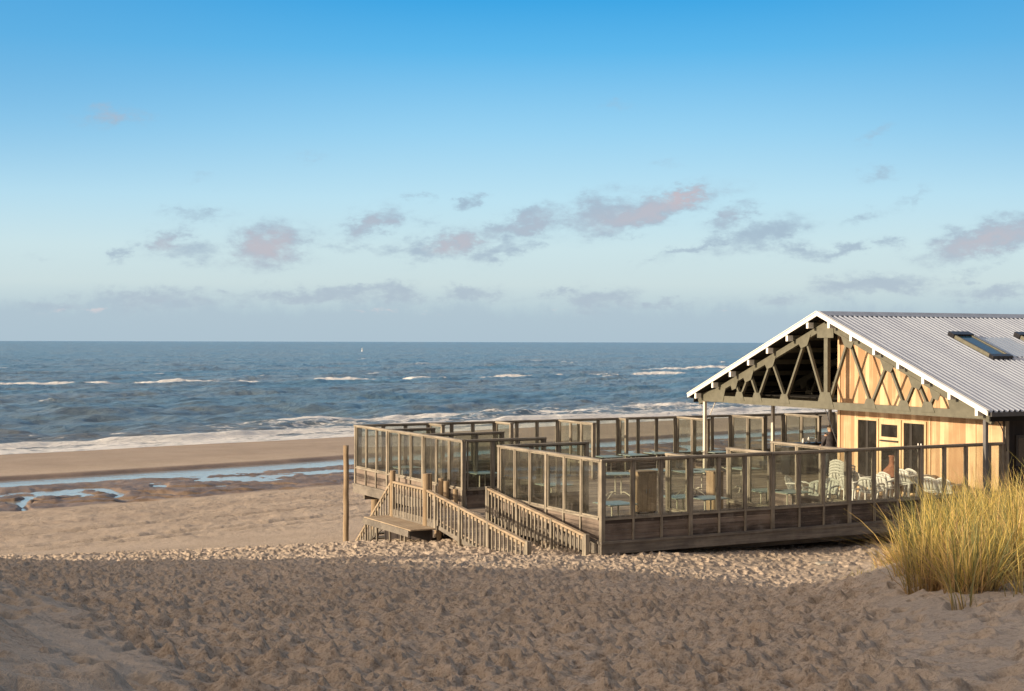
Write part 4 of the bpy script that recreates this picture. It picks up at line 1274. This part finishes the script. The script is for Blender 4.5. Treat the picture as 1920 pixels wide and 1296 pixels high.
# ------------------------------------------------------------------ dune grass
m, t, bs = new_mat('marram_grass')
tone = attr(t, 'tone'); hgt = attr(t, 'height')
colA = t.ramp(tone, [(0.0, (.12, .145, .06)), (.30, (.26, .25, .10)), (.55, (.58, .44, .11)), (.8, (.68, .49, .18)), (1.0, (.46, .30, .16))])
straw = t.ramp(tone, [(0, (.20, .15, .08)), (1, (.40, .27, .14))])
t.put(bs.inputs['Base Color'], t.mix(t.mr(hgt, .05, .62), straw, colA))
bs.inputs['Roughness'].default_value = .55
bs.inputs['Specular IOR Level'].default_value = .3
tl = t.n('ShaderNodeBsdfTranslucent'); t.put(tl.inputs[0], colA)
mx = t.n('ShaderNodeMixShader'); mx.inputs[0].default_value = .28
t.put(mx.inputs[1], bs.outputs[0]); t.put(mx.inputs[2], tl.outputs[0])
t.put(m.node_tree.nodes['Material Output'].inputs[0], mx.outputs[0])
M['grass'] = m

def grass(name, clumps, base=None, wmul=1.0):
    """clumps: (x, y, radius, n, height, tone, lean)"""
    SEG = 5; V = []; T = []; H = []
    for (cx, cy, rad_, n, hh_, tn, lean) in clumps:
        r = rad_ * np.sqrt(rng.random(n)); a = rng.random(n) * 2 * np.pi
        bx = cx + r * np.cos(a); by = cy + r * np.sin(a)
        bz = ground(bx, by)[0] - .04
        L = hh_ * (0.32 + .78 * rng.random(n) ** 1.1) * np.where(rng.random(n) < .04, 1.25, 1.0)
        # lean: outward plus the prevailing wind
        la = a + rng.normal(0, .7, n)
        out = (.10 + .34 * (r / max(rad_, .01))) * rng.random(n) * 1.5
        wx = .20 * lean + rng.normal(0, .17, n); wy = rng.normal(.02, .09, n)
        dead = rng.random(n) < .20
        out = np.where(dead, out + .8, out); L = np.where(dead, L * .75, L)
        lx = out * np.cos(la) + wx; ly = out * np.sin(la) + wy
        w = (.0022 + .0026 * rng.random(n)) * wmul
        tw = rng.random(n) * np.pi
        to = np.clip(tn + rng.normal(0, .24, n) + np.where(dead, .5, 0), 0, 1)
        curl = .5 + 1.0 * rng.random(n)
        P_ = np.empty((n, SEG + 1, 2, 3))
        for k in range(SEG + 1):
            s = k / SEG
            ox = lx * L * (s * .45 + curl * .55 * s ** 2.4); oy = ly * L * (s * .45 + curl * .55 * s ** 2.4)
            hor = np.hypot(lx, ly)
            oz = L * s * (1 - .30 * np.minimum(hor, 1.5) * s)
            ww = w * (1 - s ** 2.2) + .0006
            dxx = np.cos(tw) * ww; dyy = np.sin(tw) * ww
            P_[:, k, 0] = np.stack([bx + ox - dxx, by + oy - dyy, bz + oz], 1)
            P_[:, k, 1] = np.stack([bx + ox + dxx, by + oy + dyy, bz + oz], 1)
        V.append(P_.reshape(-1, 3)); T.append(np.repeat(to, (SEG + 1) * 2)); H.append(np.tile(np.repeat(np.arange(SEG + 1) / SEG, 2), n))
    V = np.concatenate(V); T = np.concatenate(T); H = np.concatenate(H)
    nb = len(V) // ((SEG + 1) * 2)
    q = np.array([[2 * k, 2 * k + 1, 2 * k + 3, 2 * k + 2] for k in range(SEG)])
    F = (np.arange(nb)[:, None, None] * (SEG + 1) * 2 + q[None]).reshape(-1, 4).astype(np.int32)
    origin = V.mean(0); origin[2] = V[:, 2].min()
    V = V - origin
    me = bpy.data.meshes.new(name)
    me.vertices.add(len(V)); me.vertices.foreach_set('co', V.astype(np.float32).ravel())
    me.loops.add(len(F) * 4); me.loops.foreach_set('vertex_index', F.ravel())
    me.polygons.add(len(F)); me.polygons.foreach_set('loop_start', np.arange(0, len(F) * 4, 4, dtype=np.int32)); me.polygons.foreach_set('loop_total', np.full(len(F), 4, np.int32))
    me.update(calc_edges=True)
    for k, v in (('tone', T), ('height', H)):
        a_ = me.attributes.new(k, 'FLOAT', 'POINT'); a_.data.foreach_set('value', v.astype(np.float32))
    me.materials.append(M['grass'])
    o = bpy.data.objects.new(name, me); C.objects.link(o); o.location = origin
    return o
def w_px(px, d): return ((px - 960) / FPX * d, d)
cl = []
for k in range(105):
    d = random.uniform(12.4, 18.8)
    left = 1805 if d < 13.6 else 1750 + (d - 13.6) * 5
    px = random.uniform(left, 2080)
    if random.random() < .25 and px > 1760 and d < 14 : continue
    x, y = w_px(px, d)
    tn = .43 + .18 * math.sin(px / 37.0) + .10 * random.uniform(-1, 1) + (.06 if px > 1790 else -.02)
    cl.append((x, y, random.uniform(.18, .42), random.randint(80, 190), random.choice((.50, .62, .72, .82, .92)) * random.uniform(.92, 1.04) * (1.0 if px > 1785 else .90), tn, random.uniform(-1.3, .9)))
for k in range(46):
    d = random.uniform(10.2, 16.5); px = random.uniform(1700, 1990) if d > 12.5 else random.uniform(1790, 1980)
    x, y = w_px(px, d)
    cl.append((x, y, random.uniform(.06, .16), random.randint(10, 34), random.uniform(.18, .48), random.uniform(.3, .8), random.uniform(-.6, 1.0)))
o = grass('dune_grass', cl)
tag(o, 'wide swathe of golden green marram grass covering the crest of the right dune', 'grass', kind='stuff')
def tuft(lst, lab, name='grass_tussock'):
    o = grass(name, lst)
    if name == 'grass_shoots': tag(o, lab, 'grass', kind='stuff')
    else: tag(o, lab, 'grass tuft', 'separate tufts of marram grass')
x, y = w_px(1752, 13.6)
tuft([(x, y, .20, 260, .85, .40, .1), (x - .10, y + .2, .20, 200, .80, .6, -.3), (x + .2, y + .1, .22, 200, .95, .45, .4)], 'tall upright grass tussock at the left end of the swathe, beside the terrace')
x, y = w_px(1742, 12.3)
tuft([(x, y, .20, 220, .80, .50, .2), (x + .14, y - .1, .16, 220, .70, .75, .4)], 'brownish grass tussock between the left end and the front tussock')
x, y = w_px(1822, 11.4)
tuft([(x, y, .20, 260, .66, .45, .1), (x + .12, y + .12, .16, 240, .72, .40, .5), (x - .05, y - .08, .14, 120, .42, .85, 1.5)], 'nearest grass tussock, low in front of the swathe on bare sand')
x, y = w_px(1905, 12.2)
tuft([(x, y, .24, 240, .75, .38, .1), (x + .3, y + .1, .2, 260, .72, .7, .2)], 'grass tussock at the right edge of the picture in front of the swathe')
lst = []
for k in range(7):
    x, y = w_px(1605 + k * 14 + random.uniform(-5, 5), 15.6 + random.uniform(-.5, .7)); lst.append((x, y, .10, random.randint(8, 20), .14, .28, .3))
tuft(lst, 'patch of short green grass shoots on the sunlit sand left of the swathe', 'grass_shoots')
lst = []
for k in range(7):
    x, y = w_px(1668 + k * 5, 16.5 + random.uniform(-.25, .25)); lst.append((x, y, .16, 45, .32, .75, -1.6))
tuft(lst, 'thin straw coloured blades leaning left under the deck edge', 'grass_tussock')
